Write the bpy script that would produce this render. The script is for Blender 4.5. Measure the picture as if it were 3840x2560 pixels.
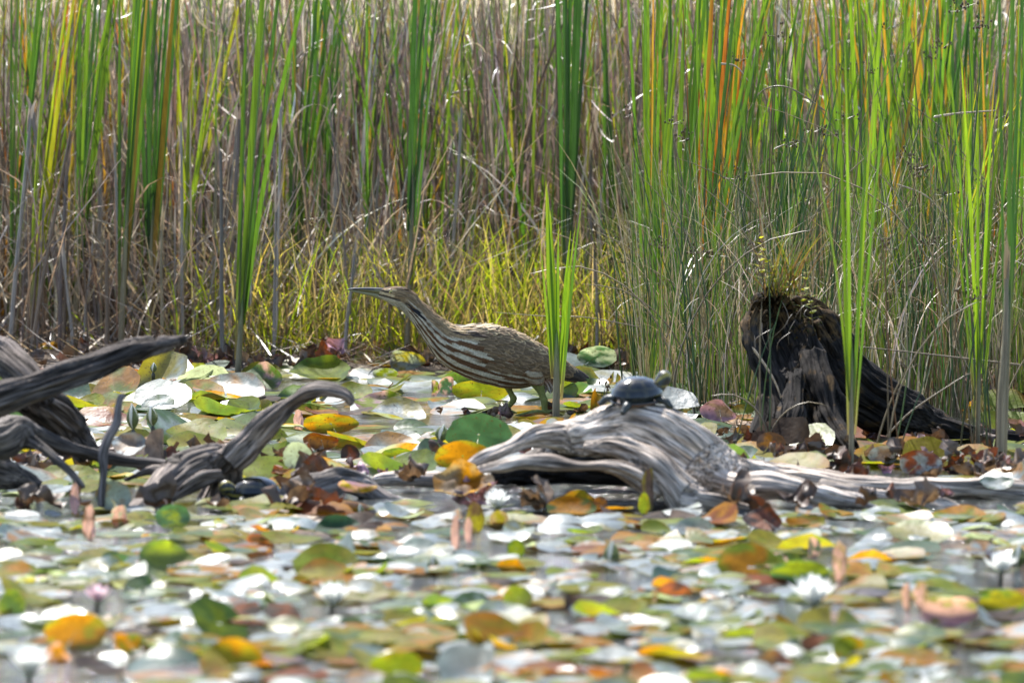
import bpy, math, random
import numpy as np
from mathutils import Vector, Matrix
from mathutils.kdtree import KDTree
from mathutils.bvhtree import BVHTree

# ------------------------------------------------------------------ scene, camera, world, sun
for o in list(bpy.data.objects):
    bpy.data.objects.remove(o)
scene = bpy.context.scene
COL = scene.collection
random.seed(7)
RNG = np.random.default_rng(11)
PI = math.pi

CAM_H = 0.98           # metres above the water
FPX = 19600.0          # focal length in photo pixels (3840 wide)
PITCH = 0.0557         # down
cam_d = bpy.data.cameras.new('camera')
cam = bpy.data.objects.new('camera', cam_d)
COL.objects.link(cam)
cam.location = (0, 0, CAM_H)
cam.rotation_euler = (PI / 2 - PITCH, 0, 0)
cam_d.sensor_width = 36.0
cam_d.lens = 36.0 * FPX / 3840.0
cam_d.clip_start = 0.1
cam_d.clip_end = 2000
cam_d.dof.use_dof = True
cam_d.dof.focus_distance = 14.0
cam_d.dof.aperture_fstop = 5.6
cam_d.dof.aperture_blades = 9
scene.camera = cam

SUN_EL = math.radians(57)
SUN_AZ = math.radians(-24)      # measured from +Y (straight behind the scene), negative = to the left
world = bpy.data.worlds.new('World')
scene.world = world
world.use_nodes = True
nt = world.node_tree
nt.nodes.clear()
sky = nt.nodes.new('ShaderNodeTexSky')
sky.sky_type = 'NISHITA'
sky.sun_disc = False
sky.sun_elevation = SUN_EL
sky.sun_rotation = SUN_AZ
bg = nt.nodes.new('ShaderNodeBackground')
bg.inputs['Strength'].default_value = 0.15
wo = nt.nodes.new('ShaderNodeOutputWorld')
nt.links.new(sky.outputs[0], bg.inputs['Color'])
nt.links.new(bg.outputs[0], wo.inputs['Surface'])

sun_d = bpy.data.lights.new('sun', 'SUN')
sun_d.energy = 5.0
sun_d.angle = math.radians(0.53)
sun_d.color = (1.0, 0.965, 0.91)
sun = bpy.data.objects.new('sun', sun_d)
COL.objects.link(sun)
sdir = Vector((math.sin(SUN_AZ) * math.cos(SUN_EL), math.cos(SUN_AZ) * math.cos(SUN_EL), math.sin(SUN_EL)))
sun.rotation_euler = sdir.to_track_quat('Z', 'Y').to_euler()
sun.location = sdir * 30

vs = scene.view_settings
vs.view_transform = 'Standard'
vs.look = 'None'
vs.exposure = 1.08
vs.gamma = 1.0
vs.use_curve_mapping = False
scene.render.engine = 'CYCLES'
scene.cycles.max_bounces = 8
scene.cycles.transparent_max_bounces = 8
scene.cycles.caustics_reflective = False
scene.cycles.caustics_refractive = False

# ------------------------------------------------------------------ pixels to places
FWD = Vector((0, math.cos(PITCH), -math.sin(PITCH)))
UPV = Vector((0, math.sin(PITCH), math.cos(PITCH)))


def ray(u, v):
    return FWD + Vector((1, 0, 0)) * ((u - 1920) / FPX) + UPV * ((1280 - v) / FPX)


def RY(Y):
    """survey distance -> metres: the first survey assumed a higher eye, this refers it to the real eye height"""
    return CAM_H / (1.4 / Y - (0.0857 - PITCH))


def at(u, v, Y):
    return atn(u, v, RY(Y))


def atn(u, v, Y):
    d = ray(u, v)
    return Vector((0, 0, CAM_H)) + d * (Y / d.y)


def gp(u, v, z=0.0):
    d = ray(u, v)
    return Vector((0, 0, CAM_H)) + d * ((CAM_H - z) / -d.z)


def pix(p):
    q = Vector(p) - Vector((0, 0, CAM_H))
    w = q.dot(FWD)
    return 1920 + FPX * q.x / w, 1280 - FPX * q.dot(UPV) / w


def ppm(Y):
    return FPX / Y


# ------------------------------------------------------------------ mesh helpers
def tag(o, label=None, cat=None, group=None, kind=None):
    if label: o['label'] = label
    if cat: o['category'] = cat
    if group: o['group'] = group
    if kind: o['kind'] = kind
    return o


def empty(name, loc, rz=0.0):
    o = bpy.data.objects.new(name, None)
    COL.objects.link(o)
    o.empty_display_size = 0.05
    o.location = loc
    o.rotation_euler = (0, 0, rz)
    return o


def qmesh(name, V, Q, C=None, smooth=True, grain=None):
    V = np.asarray(V, np.float32).reshape(-1, 3)
    Q = np.asarray(Q, np.int32).reshape(-1, 4)
    me = bpy.data.meshes.new(name)
    me.vertices.add(len(V))
    me.vertices.foreach_set('co', V.ravel())
    me.loops.add(Q.size)
    me.loops.foreach_set('vertex_index', Q.ravel())
    me.polygons.add(len(Q))
    me.polygons.foreach_set('loop_start', np.arange(0, Q.size, 4, dtype=np.int32))
    if smooth:
        me.polygons.foreach_set('use_smooth', np.ones(len(Q), bool))
    me.update(calc_edges=True)
    if C is not None:
        setcol(me, C)
    if grain is not None:
        a = me.attributes.new('grain', 'FLOAT_VECTOR', 'POINT')
        a.data.foreach_set('vector', np.asarray(grain, np.float32).ravel())
    return me


def setcol(me, C):
    C = np.asarray(C, np.float32)
    n = len(me.vertices)
    if C.ndim == 1:
        C = np.tile(C, (n, 1))
    rgba = np.ones((n, 4), np.float32)
    rgba[:, :C.shape[1]] = np.clip(C, 0, 1)
    a = me.color_attributes.new('Col', 'FLOAT_COLOR', 'POINT')
    a.data.foreach_set('color', rgba.ravel())


def link(name, me, mat, parent=None, loc=None, rot=None):
    o = bpy.data.objects.new(name, me)
    COL.objects.link(o)
    if mat is not None and not me.materials:
        me.materials.append(mat)
    if parent is not None:
        o.parent = parent
    if loc is not None: o.location = loc
    if rot is not None: o.rotation_euler = rot
    return o


class MB:
    def __init__(s):
        s.V, s.Q, s.C, s.n = [], [], [], 0

    def add(s, V, Q, C):
        V = np.asarray(V, float).reshape(-1, 3)
        Q = np.asarray(Q, int).reshape(-1, 4)
        C = np.asarray(C, float)
        if C.ndim == 1: C = np.tile(C, (len(V), 1))
        s.V.append(V); s.Q.append(Q + s.n); s.C.append(C); s.n += len(V)
        return s

    def mesh(s, name):
        return qmesh(name, np.concatenate(s.V), np.concatenate(s.Q), np.concatenate(s.C))

    def build(s, name, mat, parent=None, loc=None, rot=None):
        return link(name, s.mesh(name), mat, parent, loc, rot)


def hsh(x, y, z):
    h = (x.astype(np.int64) * 374761393 + y.astype(np.int64) * 668265263 + z.astype(np.int64) * 2147483647) & 0xffffffff
    h = ((h ^ (h >> 13)) * 1274126177) & 0xffffffff
    h = (h ^ (h >> 16)) & 0xffffff
    return h / float(0xffffff)


def vnoise(P):
    P = np.asarray(P, float)
    i = np.floor(P)
    f = P - i
    f = f * f * (3 - 2 * f)
    i = i.astype(np.int64)
    r = 0
    for a in (0, 1):
        for b in (0, 1):
            for c in (0, 1):
                w = (f[:, 0] if a else 1 - f[:, 0]) * (f[:, 1] if b else 1 - f[:, 1]) * (f[:, 2] if c else 1 - f[:, 2])
                r = r + w * hsh(i[:, 0] + a, i[:, 1] + b, i[:, 2] + c)
    return r


def fbm(P, o=3):
    P = np.asarray(P, float)
    r, a, t = 0, 1.0, 0
    for k in range(o):
        r = r + a * vnoise(P * (2 ** k) + 17.3 * k)
        t += a
        a *= 0.5
    return r / t


def catmull(P, n):
    P = np.asarray(P, float)
    m = len(P)
    t = np.linspace(0, m - 1 - 1e-9, n)
    i = np.floor(t).astype(int)
    f = (t - i)[:, None]
    p0 = P[np.clip(i - 1, 0, m - 1)]; p1 = P[i]; p2 = P[np.clip(i + 1, 0, m - 1)]; p3 = P[np.clip(i + 2, 0, m - 1)]
    return 0.5 * ((2 * p1) + (-p0 + p2) * f + (2 * p0 - 5 * p1 + 4 * p2 - p3) * f ** 2 + (-p0 + 3 * p1 - 3 * p2 + p3) * f ** 3)


def frames(C):
    T = np.gradient(C, axis=0)
    T /= np.linalg.norm(T, axis=1)[:, None] + 1e-12
    ref = np.array([0, 0, 1.0]) if abs(T[0][2]) < 0.9 else np.array([0, 1.0, 0])
    N = np.zeros_like(C)
    n = ref - T[0] * ref.dot(T[0])
    N[0] = n / np.linalg.norm(n)
    for k in range(1, len(C)):
        n = N[k - 1] - T[k] * N[k - 1].dot(T[k])
        N[k] = n / (np.linalg.norm(n) + 1e-12)
    return T, N, np.cross(T, N)


def tube(pts, rad, sides=6, n=None, cap=True, flat=None):
    """sweep of a round (or flattened) section along a smooth curve"""
    pts = np.asarray(pts, float)
    n = n or max(4, 4 * len(pts))
    C = catmull(pts, n)
    R = catmull(np.tile(np.asarray(rad, float)[:, None], (1, 3)), n)[:, 0]
    T, N, B = frames(C)
    a = np.linspace(0, 2 * PI, sides, endpoint=False)
    ca, sa = np.cos(a), np.sin(a)
    fl = 1.0 if flat is None else flat
    V = C[:, None, :] + R[:, None, None] * (N[:, None, :] * ca[None, :, None] + B[:, None, :] * sa[None, :, None] * fl)
    if cap:
        V[0] = C[0] + (V[0] - C[0]) * 0.004
        V[-1] = C[-1] + (V[-1] - C[-1]) * 0.004
    V = V.reshape(-1, 3)
    i = np.arange(n - 1)[:, None] * sides
    j = np.arange(sides)[None, :]
    j2 = (j + 1) % sides
    Q = np.stack([i + j, i + j2, i + sides + j2, i + sides + j], -1).reshape(-1, 4)
    return V, Q, n, C, R


def blades(B, L, w, th, a0, bend, psi, stops, K=5, power=1.5, fold=False, base_w=0.7, twist=None):
    """many ribbon leaves at once. stops: list of (t, colours (n,3))."""
    n = len(L)
    t = np.linspace(0, 1, K + 1)
    tm = (t[1:] + t[:-1]) / 2
    ang = a0[:, None] + bend[:, None] * tm[None, :] ** power
    dh = np.sin(ang) * (L / K)[:, None]
    dz = np.cos(ang) * (L / K)[:, None]
    H = np.concatenate([np.zeros((n, 1)), np.cumsum(dh, 1)], 1)
    Z = np.concatenate([np.zeros((n, 1)), np.cumsum(dz, 1)], 1)
    P = np.stack([B[:, None, 0] + H * np.cos(th)[:, None], B[:, None, 1] + H * np.sin(th)[:, None], B[:, None, 2] + Z], -1)
    prof = np.minimum(1, base_w + (1 - base_w) * t / 0.25) * np.clip((1 - t) / 0.45, 0, 1) ** 0.7
    prof[-1] = 0.05
    tw = 0 if twist is None else twist[:, None] * t[None, :]
    ps = psi[:, None] + tw
    W = np.stack([np.cos(ps), np.sin(ps), np.zeros_like(ps)], -1) * (w[:, None] * prof[None, :] * 0.5)[:, :, None]
    C = np.zeros((n, K + 1, 3))
    ts = [s[0] for s in stops]
    for k, tt in enumerate(t):
        j = np.searchsorted(ts, tt)
        if j == 0: C[:, k] = stops[0][1]
        elif j >= len(ts): C[:, k] = stops[-1][1]
        else:
            f = (tt - ts[j - 1]) / (ts[j] - ts[j - 1])
            C[:, k] = stops[j - 1][1] * (1 - f) + stops[j][1] * f
    if fold:
        nrm = np.stack([-np.sin(ps), np.cos(ps), np.zeros_like(ps)], -1) * (w[:, None] * prof[None, :] * 0.16)[:, :, None]
        V = np.stack([P - W, P + nrm, P + W], 2)
        m = 3
    else:
        V = np.stack([P - W, P + W], 2)
        m = 2
    CC = np.repeat(C[:, :, None, :], m, 2)
    base = (np.arange(n) * (K + 1) * m)[:, None, None]
    lev = (np.arange(K) * m)[None, :, None]
    cc = np.arange(m - 1)[None, None, :]
    b = base + lev + cc
    Q = np.stack([b, b + 1, b + m + 1, b + m], -1).reshape(-1, 4)
    return V.reshape(-1, 3), Q, CC.reshape(-1, 3)


def U(a, b, n=None):
    return RNG.uniform(a, b, n)


def jit(c, n, amt=0.25):
    c = np.asarray(c, float)
    k = 1 + RNG.uniform(-amt, amt, (n, 1)) + RNG.uniform(-amt * .4, amt * .4, (n, 3))
    return np.clip(c[None, :] * k, 0, 1)


def pick(cols, wts, n, amt=0.2):
    cols = np.asarray(cols, float)
    wts = np.asarray(wts, float)
    i = RNG.choice(len(cols), n, p=wts / wts.sum())
    k = 1 + RNG.uniform(-amt, amt, (n, 1)) + RNG.uniform(-amt * .3, amt * .3, (n, 3))
    return np.clip(cols[i] * k, 0, 1)


# ------------------------------------------------------------------ materials
def newmat(name):
    m = bpy.data.materials.new(name)
    m.use_nodes = True
    t = m.node_tree
    t.nodes.clear()
    out = t.nodes.new('ShaderNodeOutputMaterial')
    return m, t, out


def N_(t, kind, **kw):
    n = t.nodes.new(kind)
    for k, v in kw.items():
        if k.startswith('i_'):
            n.inputs[k[2:].replace('_', ' ')].default_value = v
        else:
            setattr(n, k, v)
    return n


def mixc(t, fac, a, b, mode='MIX'):
    n = t.nodes.new('ShaderNodeMix')
    n.data_type = 'RGBA'
    n.blend_type = mode
    for s, x in (('Factor', fac), ('A', a), ('B', b)):
        inp = [i for i in n.inputs if i.name == s and (i.type == 'VALUE' if s == 'Factor' else i.type == 'RGBA')][0]
        if hasattr(x, 'is_output'): t.links.new(x, inp)
        else: inp.default_value = x
    return [o for o in n.outputs if o.type == 'RGBA'][0]


def rampf(t, src, lo, hi, a=0.0, b=1.0):
    n = N_(t, 'ShaderNodeMapRange')
    n.inputs['From Min'].default_value = lo
    n.inputs['From Max'].default_value = hi
    n.inputs['To Min'].default_value = a
    n.inputs['To Max'].default_value = b
    t.links.new(src, n.inputs['Value'])
    return n.outputs[0]


def leaf_mat(name, transl=0.4, rough=0.45, spec=0.5, streak=(220, 220, 5), tint=(1.25, 1.2, 0.55), speck=None, under=None, bump=0.0, noise_amt=0.35, bdist=0.004):
    m, t, out = newmat(name)
    L = t.links.new
    at_ = N_(t, 'ShaderNodeAttribute', attribute_name='Col')
    tc = N_(t, 'ShaderNodeTexCoord')
    mp = N_(t, 'ShaderNodeMapping')
    mp.inputs['Scale'].default_value = streak
    L(tc.outputs['Object'], mp.inputs['Vector'])
    no = N_(t, 'ShaderNodeTexNoise')
    no.inputs['Scale'].default_value = 1.0
    no.inputs['Detail'].default_value = 3.0
    L(mp.outputs[0], no.inputs['Vector'])
    f = rampf(t, no.outputs['Fac'], 0.3, 0.7, 1 - noise_amt, 1 + noise_amt)
    vm = N_(t, 'ShaderNodeVectorMath', operation='SCALE')
    L(at_.outputs['Color'], vm.inputs[0])
    L(f, vm.inputs['Scale'])
    col = vm.outputs[0]
    if speck:
        n2 = N_(t, 'ShaderNodeTexNoise')
        n2.inputs['Scale'].default_value = speck[0]
        n2.inputs['Detail'].default_value = 4.0
        L(tc.outputs['Object'], n2.inputs['Vector'])
        s = rampf(t, n2.outputs['Fac'], speck[1], speck[1] + 0.06, 0.0, speck[2])
        col = mixc(t, s, col, (0.05, 0.025, 0.01, 1))
    top = col
    if under:
        geo = N_(t, 'ShaderNodeNewGeometry')
        uc = mixc(t, 0.6, col, (*under, 1))
        col = mixc(t, geo.outputs['Backfacing'], top, uc)
    p = N_(t, 'ShaderNodeBsdfPrincipled')
    L(col, p.inputs['Base Color'])
    p.inputs['Roughness'].default_value = rough
    if bdist > .01:
        n3 = N_(t, 'ShaderNodeTexNoise')
        n3.inputs['Scale'].default_value = 5.0
        oi = N_(t, 'ShaderNodeObjectInfo')
        va = N_(t, 'ShaderNodeVectorMath', operation='ADD')
        L(tc.outputs['Object'], va.inputs[0]); L(oi.outputs['Location'], va.inputs[1])
        L(va.outputs[0], n3.inputs['Vector'])
        mr = N_(t, 'ShaderNodeMath', operation='MULTIPLY_ADD')
        L(at_.outputs['Alpha'], mr.inputs[0]); mr.inputs[1].default_value = -.18
        L(rampf(t, n3.outputs['Fac'], .35, .65, rough + .12, rough + .34), mr.inputs[2])
        L(mr.outputs[0], p.inputs['Roughness'])
        # waxy young pads shine, old ones are dull
        L(rampf(t, at_.outputs['Alpha'], 0, 1, .06, spec), p.inputs['Specular IOR Level'])
    else:
        p.inputs['Specular IOR Level'].default_value = spec
    tr = N_(t, 'ShaderNodeBsdfTranslucent')
    tcol = mixc(t, 1.0, top, (*tint, 1), 'MULTIPLY')
    L(tcol, tr.inputs['Color'])
    if bump:
        bp = N_(t, 'ShaderNodeBump')
        bp.inputs['Strength'].default_value = bump
        bp.inputs['Distance'].default_value = bdist
        L(no.outputs['Fac'], bp.inputs['Height'])
        L(bp.outputs[0], p.inputs['Normal'])
    mx = N_(t, 'ShaderNodeMixShader')
    mx.inputs[0].default_value = transl
    L(p.outputs[0], mx.inputs[1])
    L(tr.outputs[0], mx.inputs[2])
    L(mx.outputs[0], out.inputs['Surface'])
    return m


def wood_mat(name, rough=0.75, spec=0.3, bump=0.8):
    m, t, out = newmat(name)
    L = t.links.new
    at_ = N_(t, 'ShaderNodeAttribute', attribute_name='Col')
    gr = N_(t, 'ShaderNodeAttribute', attribute_name='grain')
    mp = N_(t, 'ShaderNodeMapping')
    mp.inputs['Scale'].default_value = (6, 85, 85)
    L(gr.outputs['Vector'], mp.inputs['Vector'])
    n1 = N_(t, 'ShaderNodeTexNoise')
    n1.inputs['Scale'].default_value = 1.0
    n1.inputs['Detail'].default_value = 5.0
    n1.inputs['Roughness'].default_value = 0.6
    n1.inputs['Distortion'].default_value = 0.4
    L(mp.outputs[0], n1.inputs['Vector'])
    mp2 = N_(t, 'ShaderNodeMapping')
    mp2.inputs['Scale'].default_value = (14, 230, 230)
    L(gr.outputs['Vector'], mp2.inputs['Vector'])
    n2 = N_(t, 'ShaderNodeTexNoise')
    n2.inputs['Scale'].default_value = 1.0
    n2.inputs['Detail'].default_value = 4.0
    L(mp2.outputs[0], n2.inputs['Vector'])
    f1 = rampf(t, n1.outputs['Fac'], 0.36, 0.62, 0.35, 1.4)
    f2 = rampf(t, n2.outputs['Fac'], 0.36, 0.56, 0.30, 1.35)
    mm = N_(t, 'ShaderNodeMath', operation='MULTIPLY')
    L(f1, mm.inputs[0]); L(f2, mm.inputs[1])
    f = mm.outputs[0]
    vm = N_(t, 'ShaderNodeVectorMath', operation='SCALE')
    L(at_.outputs['Color'], vm.inputs[0])
    L(f, vm.inputs['Scale'])
    p = N_(t, 'ShaderNodeBsdfPrincipled')
    L(vm.outputs[0], p.inputs['Base Color'])
    p.inputs['Roughness'].default_value = rough
    p.inputs['Specular IOR Level'].default_value = spec
    bp = N_(t, 'ShaderNodeBump')
    bp.inputs['Strength'].default_value = bump
    bp.inputs['Distance'].default_value = 0.006
    L(n1.outputs['Fac'], bp.inputs['Height'])
    L(bp.outputs[0], p.inputs['Normal'])
    L(p.outputs[0], out.inputs['Surface'])
    return m


def plain_mat(name, rough=0.5, spec=0.5, color=None, coat=0.0, nscale=200, namt=0.25, bump=0.0, sss=0.0):
    m, t, out = newmat(name)
    L = t.links.new
    if color is None:
        src = N_(t, 'ShaderNodeAttribute', attribute_name='Col').outputs['Color']
    else:
        rgb = N_(t, 'ShaderNodeRGB'); rgb.outputs[0].default_value = (*color, 1); src = rgb.outputs[0]
    tc = N_(t, 'ShaderNodeTexCoord')
    no = N_(t, 'ShaderNodeTexNoise')
    no.inputs['Scale'].default_value = nscale
    no.inputs['Detail'].default_value = 4
    L(tc.outputs['Object'], no.inputs['Vector'])
    f = rampf(t, no.outputs['Fac'], 0.3, 0.7, 1 - namt, 1 + namt)
    vm = N_(t, 'ShaderNodeVectorMath', operation='SCALE')
    L(src, vm.inputs[0]); L(f, vm.inputs['Scale'])
    p = N_(t, 'ShaderNodeBsdfPrincipled')
    L(vm.outputs[0], p.inputs['Base Color'])
    p.inputs['Roughness'].default_value = rough
    p.inputs['Specular IOR Level'].default_value = spec
    p.inputs['Coat Weight'].default_value = coat
    p.inputs['Coat Roughness'].default_value = 0.12
    if bump:
        bp = N_(t, 'ShaderNodeBump')
        bp.inputs['Strength'].default_value = bump
        bp.inputs['Distance'].default_value = 0.003
        L(no.outputs['Fac'], bp.inputs['Height']); L(bp.outputs[0], p.inputs['Normal'])
    L(p.outputs[0], out.inputs['Surface'])
    return m


MAT = {}
MAT['blade'] = leaf_mat('blade', 0.5, 0.4, 0.5, (260, 260, 4))
MAT['dry'] = leaf_mat('dry_blade', 0.20, 0.4, 0.6, (200, 200, 6), tint=(1.1, 0.95, 0.75))
MAT['sheath'] = leaf_mat('sheath', 0.08, 0.5, 0.4, (300, 300, 5), tint=(1.1, 0.95, 0.7), bump=0.4)
MAT['rush'] = leaf_mat('rush', 0.15, 0.4, 0.5, (200, 200, 8))
MAT['pad'] = leaf_mat('pad', 0.42, 0.36, 1.0, (22, 22, 22), tint=(2.6, 2.5, 1.2), speck=(170, 0.60, 0.75), under=(0.36, 0.20, 0.24), bump=0.4, noise_amt=0.28, bdist=0.011)
MAT['deadleaf'] = leaf_mat('dead_leaf', 0.16, 0.5, 0.5, (40, 40, 40), tint=(1.6, 1.3, 0.9), speck=(90, 0.58, 0.6), under=(0.17, 0.12, 0.085), bump=0.6, noise_amt=0.45)
MAT['petal'] = leaf_mat('petal', 0.5, 0.5, 0.3, (60, 60, 20), tint=(1.0, 1.0, 0.95), noise_amt=0.05)
MAT['wood'] = wood_mat('driftwood')
MAT['charwood'] = wood_mat('dark_wood', 0.85, 0.12, 1.0)
MAT['bird'] = plain_mat('plumage', 0.75, 0.2, nscale=260, namt=0.3)
MAT['feather'] = plain_mat('feather', 0.6, 0.3, nscale=420, namt=0.35)
MAT['horn'] = plain_mat('horn', 0.32, 0.5, nscale=80, namt=0.15)
MAT['eye'] = plain_mat('eye', 0.08, 0.6, nscale=50, namt=0.02, coat=0.6)
MAT['shell'] = plain_mat('shell', 0.16, 0.5, nscale=60, namt=0.4, coat=0.35, bump=0.08)
MAT['skin'] = plain_mat('reptile_skin', 0.4, 0.5, nscale=300, namt=0.4, bump=0.3)
MAT['moss'] = plain_mat('moss', 0.9, 0.1, nscale=150, namt=0.5)


def water_mat():
    m, t, out = newmat('water')
    L = t.links.new
    tc = N_(t, 'ShaderNodeTexCoord')
    mp = N_(t, 'ShaderNodeMapping')
    mp.inputs['Scale'].default_value = (9, 26, 1)
    L(tc.outputs['Object'], mp.inputs['Vector'])
    n = N_(t, 'ShaderNodeTexNoise')
    n.inputs['Scale'].default_value = 1.0
    n.inputs['Detail'].default_value = 5
    L(mp.outputs[0], n.inputs['Vector'])
    bp = N_(t, 'ShaderNodeBump')
    bp.inputs['Strength'].default_value = 0.9
    bp.inputs['Distance'].default_value = 0.05
    L(n.outputs['Fac'], bp.inputs['Height'])
    p = N_(t, 'ShaderNodeBsdfPrincipled')
    p.inputs['Base Color'].default_value = (0.022, 0.024, 0.018, 1)
    p.inputs['Roughness'].default_value = 0.09
    p.inputs['IOR'].default_value = 1.333
    L(bp.outputs[0], p.inputs['Normal'])
    L(p.outputs[0], out.inputs['Surface'])
    return m


def ground_mat():
    m, t, out = newmat('marsh_ground')
    L = t.links.new
    tc = N_(t, 'ShaderNodeTexCoord')
    n = N_(t, 'ShaderNodeTexNoise')
    n.inputs['Scale'].default_value = 9
    n.inputs['Detail'].default_value = 8
    L(tc.outputs['Object'], n.inputs['Vector'])
    c = mixc(t, rampf(t, n.outputs['Fac'], 0.35, 0.65), (0.045, 0.03, 0.02, 1), (0.16, 0.115, 0.075, 1))
    p = N_(t, 'ShaderNodeBsdfPrincipled')
    L(c, p.inputs['Base Color'])
    p.inputs['Roughness'].default_value = 0.85
    bp = N_(t, 'ShaderNodeBump')
    bp.inputs['Strength'].default_value = 1.0
    bp.inputs['Distance'].default_value = 0.05
    L(n.outputs['Fac'], bp.inputs['Height']); L(bp.outputs[0], p.inputs['Normal'])
    L(p.outputs[0], out.inputs['Surface'])
    return m


MAT['water'] = water_mat()
MAT['ground'] = ground_mat()

# ------------------------------------------------------------------ the setting: ground and water
def shore(x):
    """y of the waterline at x"""
    return 15.95 + 0.22 * np.sin(x * 2.1 + 0.5) + 0.1 * np.sin(x * 5.3) - 1.8 / (1 + np.exp(-(x - 0.95) * 5))


def ground_z(x, y):
    d = y - shore(x)
    z = np.where(d < 0, np.maximum(-0.45, d * 0.16), 0.05 * (1 - np.exp(-np.maximum(d, 0) * 1.5)))
    return z + 0.012 * np.sin(x * 9 + y * 4) * np.exp(-np.maximum(d, 0) * .05) * (np.abs(d) < 25)


ax = np.concatenate([[-900, -300, -100, -40, -15, -8], np.linspace(-5, 5, 81), [8, 15, 40, 100, 300, 900]])
ay = np.concatenate([[-400, -120, -40, -10, 0, 5], np.linspace(8, 26, 121), [30, 40, 70, 150, 400, 1500]])
gx, gy = np.meshgrid(ax, ay, indexing='ij')
gz = ground_z(gx, gy)
i0 = np.arange(len(ax) - 1)[:, None] * len(ay) + np.arange(len(ay) - 1)[None, :]
GQ = np.stack([i0, i0 + len(ay), i0 + len(ay) + 1, i0 + 1], -1).reshape(-1, 4)
g = link('ground', qmesh('ground', np.stack([gx, gy, gz], -1), GQ), MAT['ground'])
tag(g, 'dark muddy marsh bank and pond bed', 'ground', kind='structure')
wx, wy = np.meshgrid(np.array([-900, -100, -10, -4, 4, 10, 100, 900.0]), np.array([-400, -60, 0, 6, 9, 12, 14, 18.5]), indexing='ij')
i0 = np.arange(7)[:, None] * 8 + np.arange(7)[None, :]
w = link('water', qmesh('water', np.stack([wx, wy, wx * 0], -1), np.stack([i0, i0 + 8, i0 + 9, i0 + 1], -1)), MAT['water'])
tag(w, 'still pond water between the lily pads', 'water', kind='structure')
# ------------------------------------------------------------------ driftwood
def remeshed(V, Q, voxel):
    me = qmesh('tmp', V, Q)
    o = bpy.data.objects.new('tmp', me)
    COL.objects.link(o)
    md = o.modifiers.new('r', 'REMESH')
    md.mode = 'VOXEL'
    md.voxel_size = voxel
    md.use_smooth_shade = True
    dg = bpy.context.evaluated_depsgraph_get()
    dg.update()
    r = bpy.data.meshes.new_from_object(o.evaluated_get(dg))
    bpy.data.objects.remove(o)
    bpy.data.meshes.remove(me)
    n = len(r.vertices)
    co = np.zeros(n * 3, np.float32); r.vertices.foreach_get('co', co)
    no = np.zeros(n * 3, np.float32); r.vertices.foreach_get('normal', no)
    return r, co.reshape(-1, 3).astype(float), no.reshape(-1, 3).astype(float)


def woody(sweeps, voxel=0.0045, ridge=0.007, fine=0.003, lump=0.012, cols=((.30, .27, .25), (.12, .105, .10)), seed=0.0, rad_freq=55.0, origin=None, tipcol=None):
    """sweeps: list of (points [(x,y,z,r)], flat). One continuous wooden body with ridges along its grain."""
    MV, MQ, n0 = [], [], 0
    CS, TS, NS, BS, SS = [], [], [], [], []
    s0 = 0
    for pts, flat in sweeps:
        p = np.array([q[:3] for q in pts], float); r = [q[3] for q in pts]
        V, Q, n, C, R = tube(p, r, 20, 8 * len(pts), True, flat)
        MV.append(V); MQ.append(Q + n0); n0 += len(V)
        T, N, B = frames(C)
        s = np.concatenate([[0], np.cumsum(np.linalg.norm(np.diff(C, axis=0), axis=1))])
        CS.append(C); TS.append(T); NS.append(N); BS.append(B); SS.append(s + s0)
        s0 += s[-1] + 3.7
    me, co, no = remeshed(np.concatenate(MV), np.concatenate(MQ), voxel)
    C = np.concatenate(CS); T = np.concatenate(TS); N = np.concatenate(NS); B = np.concatenate(BS); S = np.concatenate(SS)
    kd = KDTree(len(C))
    for k, c in enumerate(C): kd.insert(c, k)
    kd.balance()
    idx = np.array([kd.find(c)[1] for c in co])
    o = co - C[idx]
    g = np.stack([S[idx] + np.einsum('ij,ij->i', o, T[idx]), np.einsum('ij,ij->i', o, N[idx]), np.einsum('ij,ij->i', o, B[idx])], -1)
    # smooth the jumps between neighbouring frames
    G1 = np.stack([g[:, 0] * 4 + seed, g[:, 1] * rad_freq, g[:, 2] * rad_freq], -1)
    n1 = vnoise(G1)
    n2 = vnoise(np.stack([g[:, 0] * 9 + seed, g[:, 1] * rad_freq * 2.3, g[:, 2] * rad_freq * 2.3], -1))
    n3 = fbm(co * 11 + seed, 2)
    crack = np.clip((vnoise(np.stack([g[:, 0] * 3.1 + seed + 9, g[:, 1] * rad_freq * 1.2, g[:, 2] * rad_freq * 1.2], -1)) - 0.68) / 0.2, 0, 1)
    d = ridge * (n1 - .5) * 2 + fine * (n2 - .5) * 2 + lump * (n3 - .5) * 2 - crack * ridge * 1.6
    co = co + no * d[:, None]
    a = np.asarray(cols[0]); b = np.asarray(cols[1])
    f = np.clip(0.5 + 1.6 * (fbm(np.stack([g[:, 0] * 5 + seed + 5, g[:, 1] * 30, g[:, 2] * 30], -1), 3) - .5) + 0.8 * (fbm(co * 7 + seed, 2) - .5), 0, 1)[:, None]
    Cc = a * f + b * (1 - f)
    if tipcol is not None:
        Cc = tipcol(co, Cc)
    if origin is not None:
        co = co - np.asarray(origin)
    me.vertices.foreach_set('co', co.astype(np.float32).ravel())
    me.update()
    setcol(me, Cc)
    at_ = me.attributes.new('grain', 'FLOAT_VECTOR', 'POINT')
    at_.data.foreach_set('vector', g.astype(np.float32).ravel())
    return me


def sw(pts, Y=None, flat=1.0):
    """pixel points (u, v, radius_px[, Y]) to sweep points"""
    out = []
    for q in pts:
        y = q[3] if len(q) > 3 else Y
        p = at(q[0], q[1], y)
        out.append((p.x, p.y, p.z, q[2] / ppm(p.y)))
    return out, flat


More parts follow.
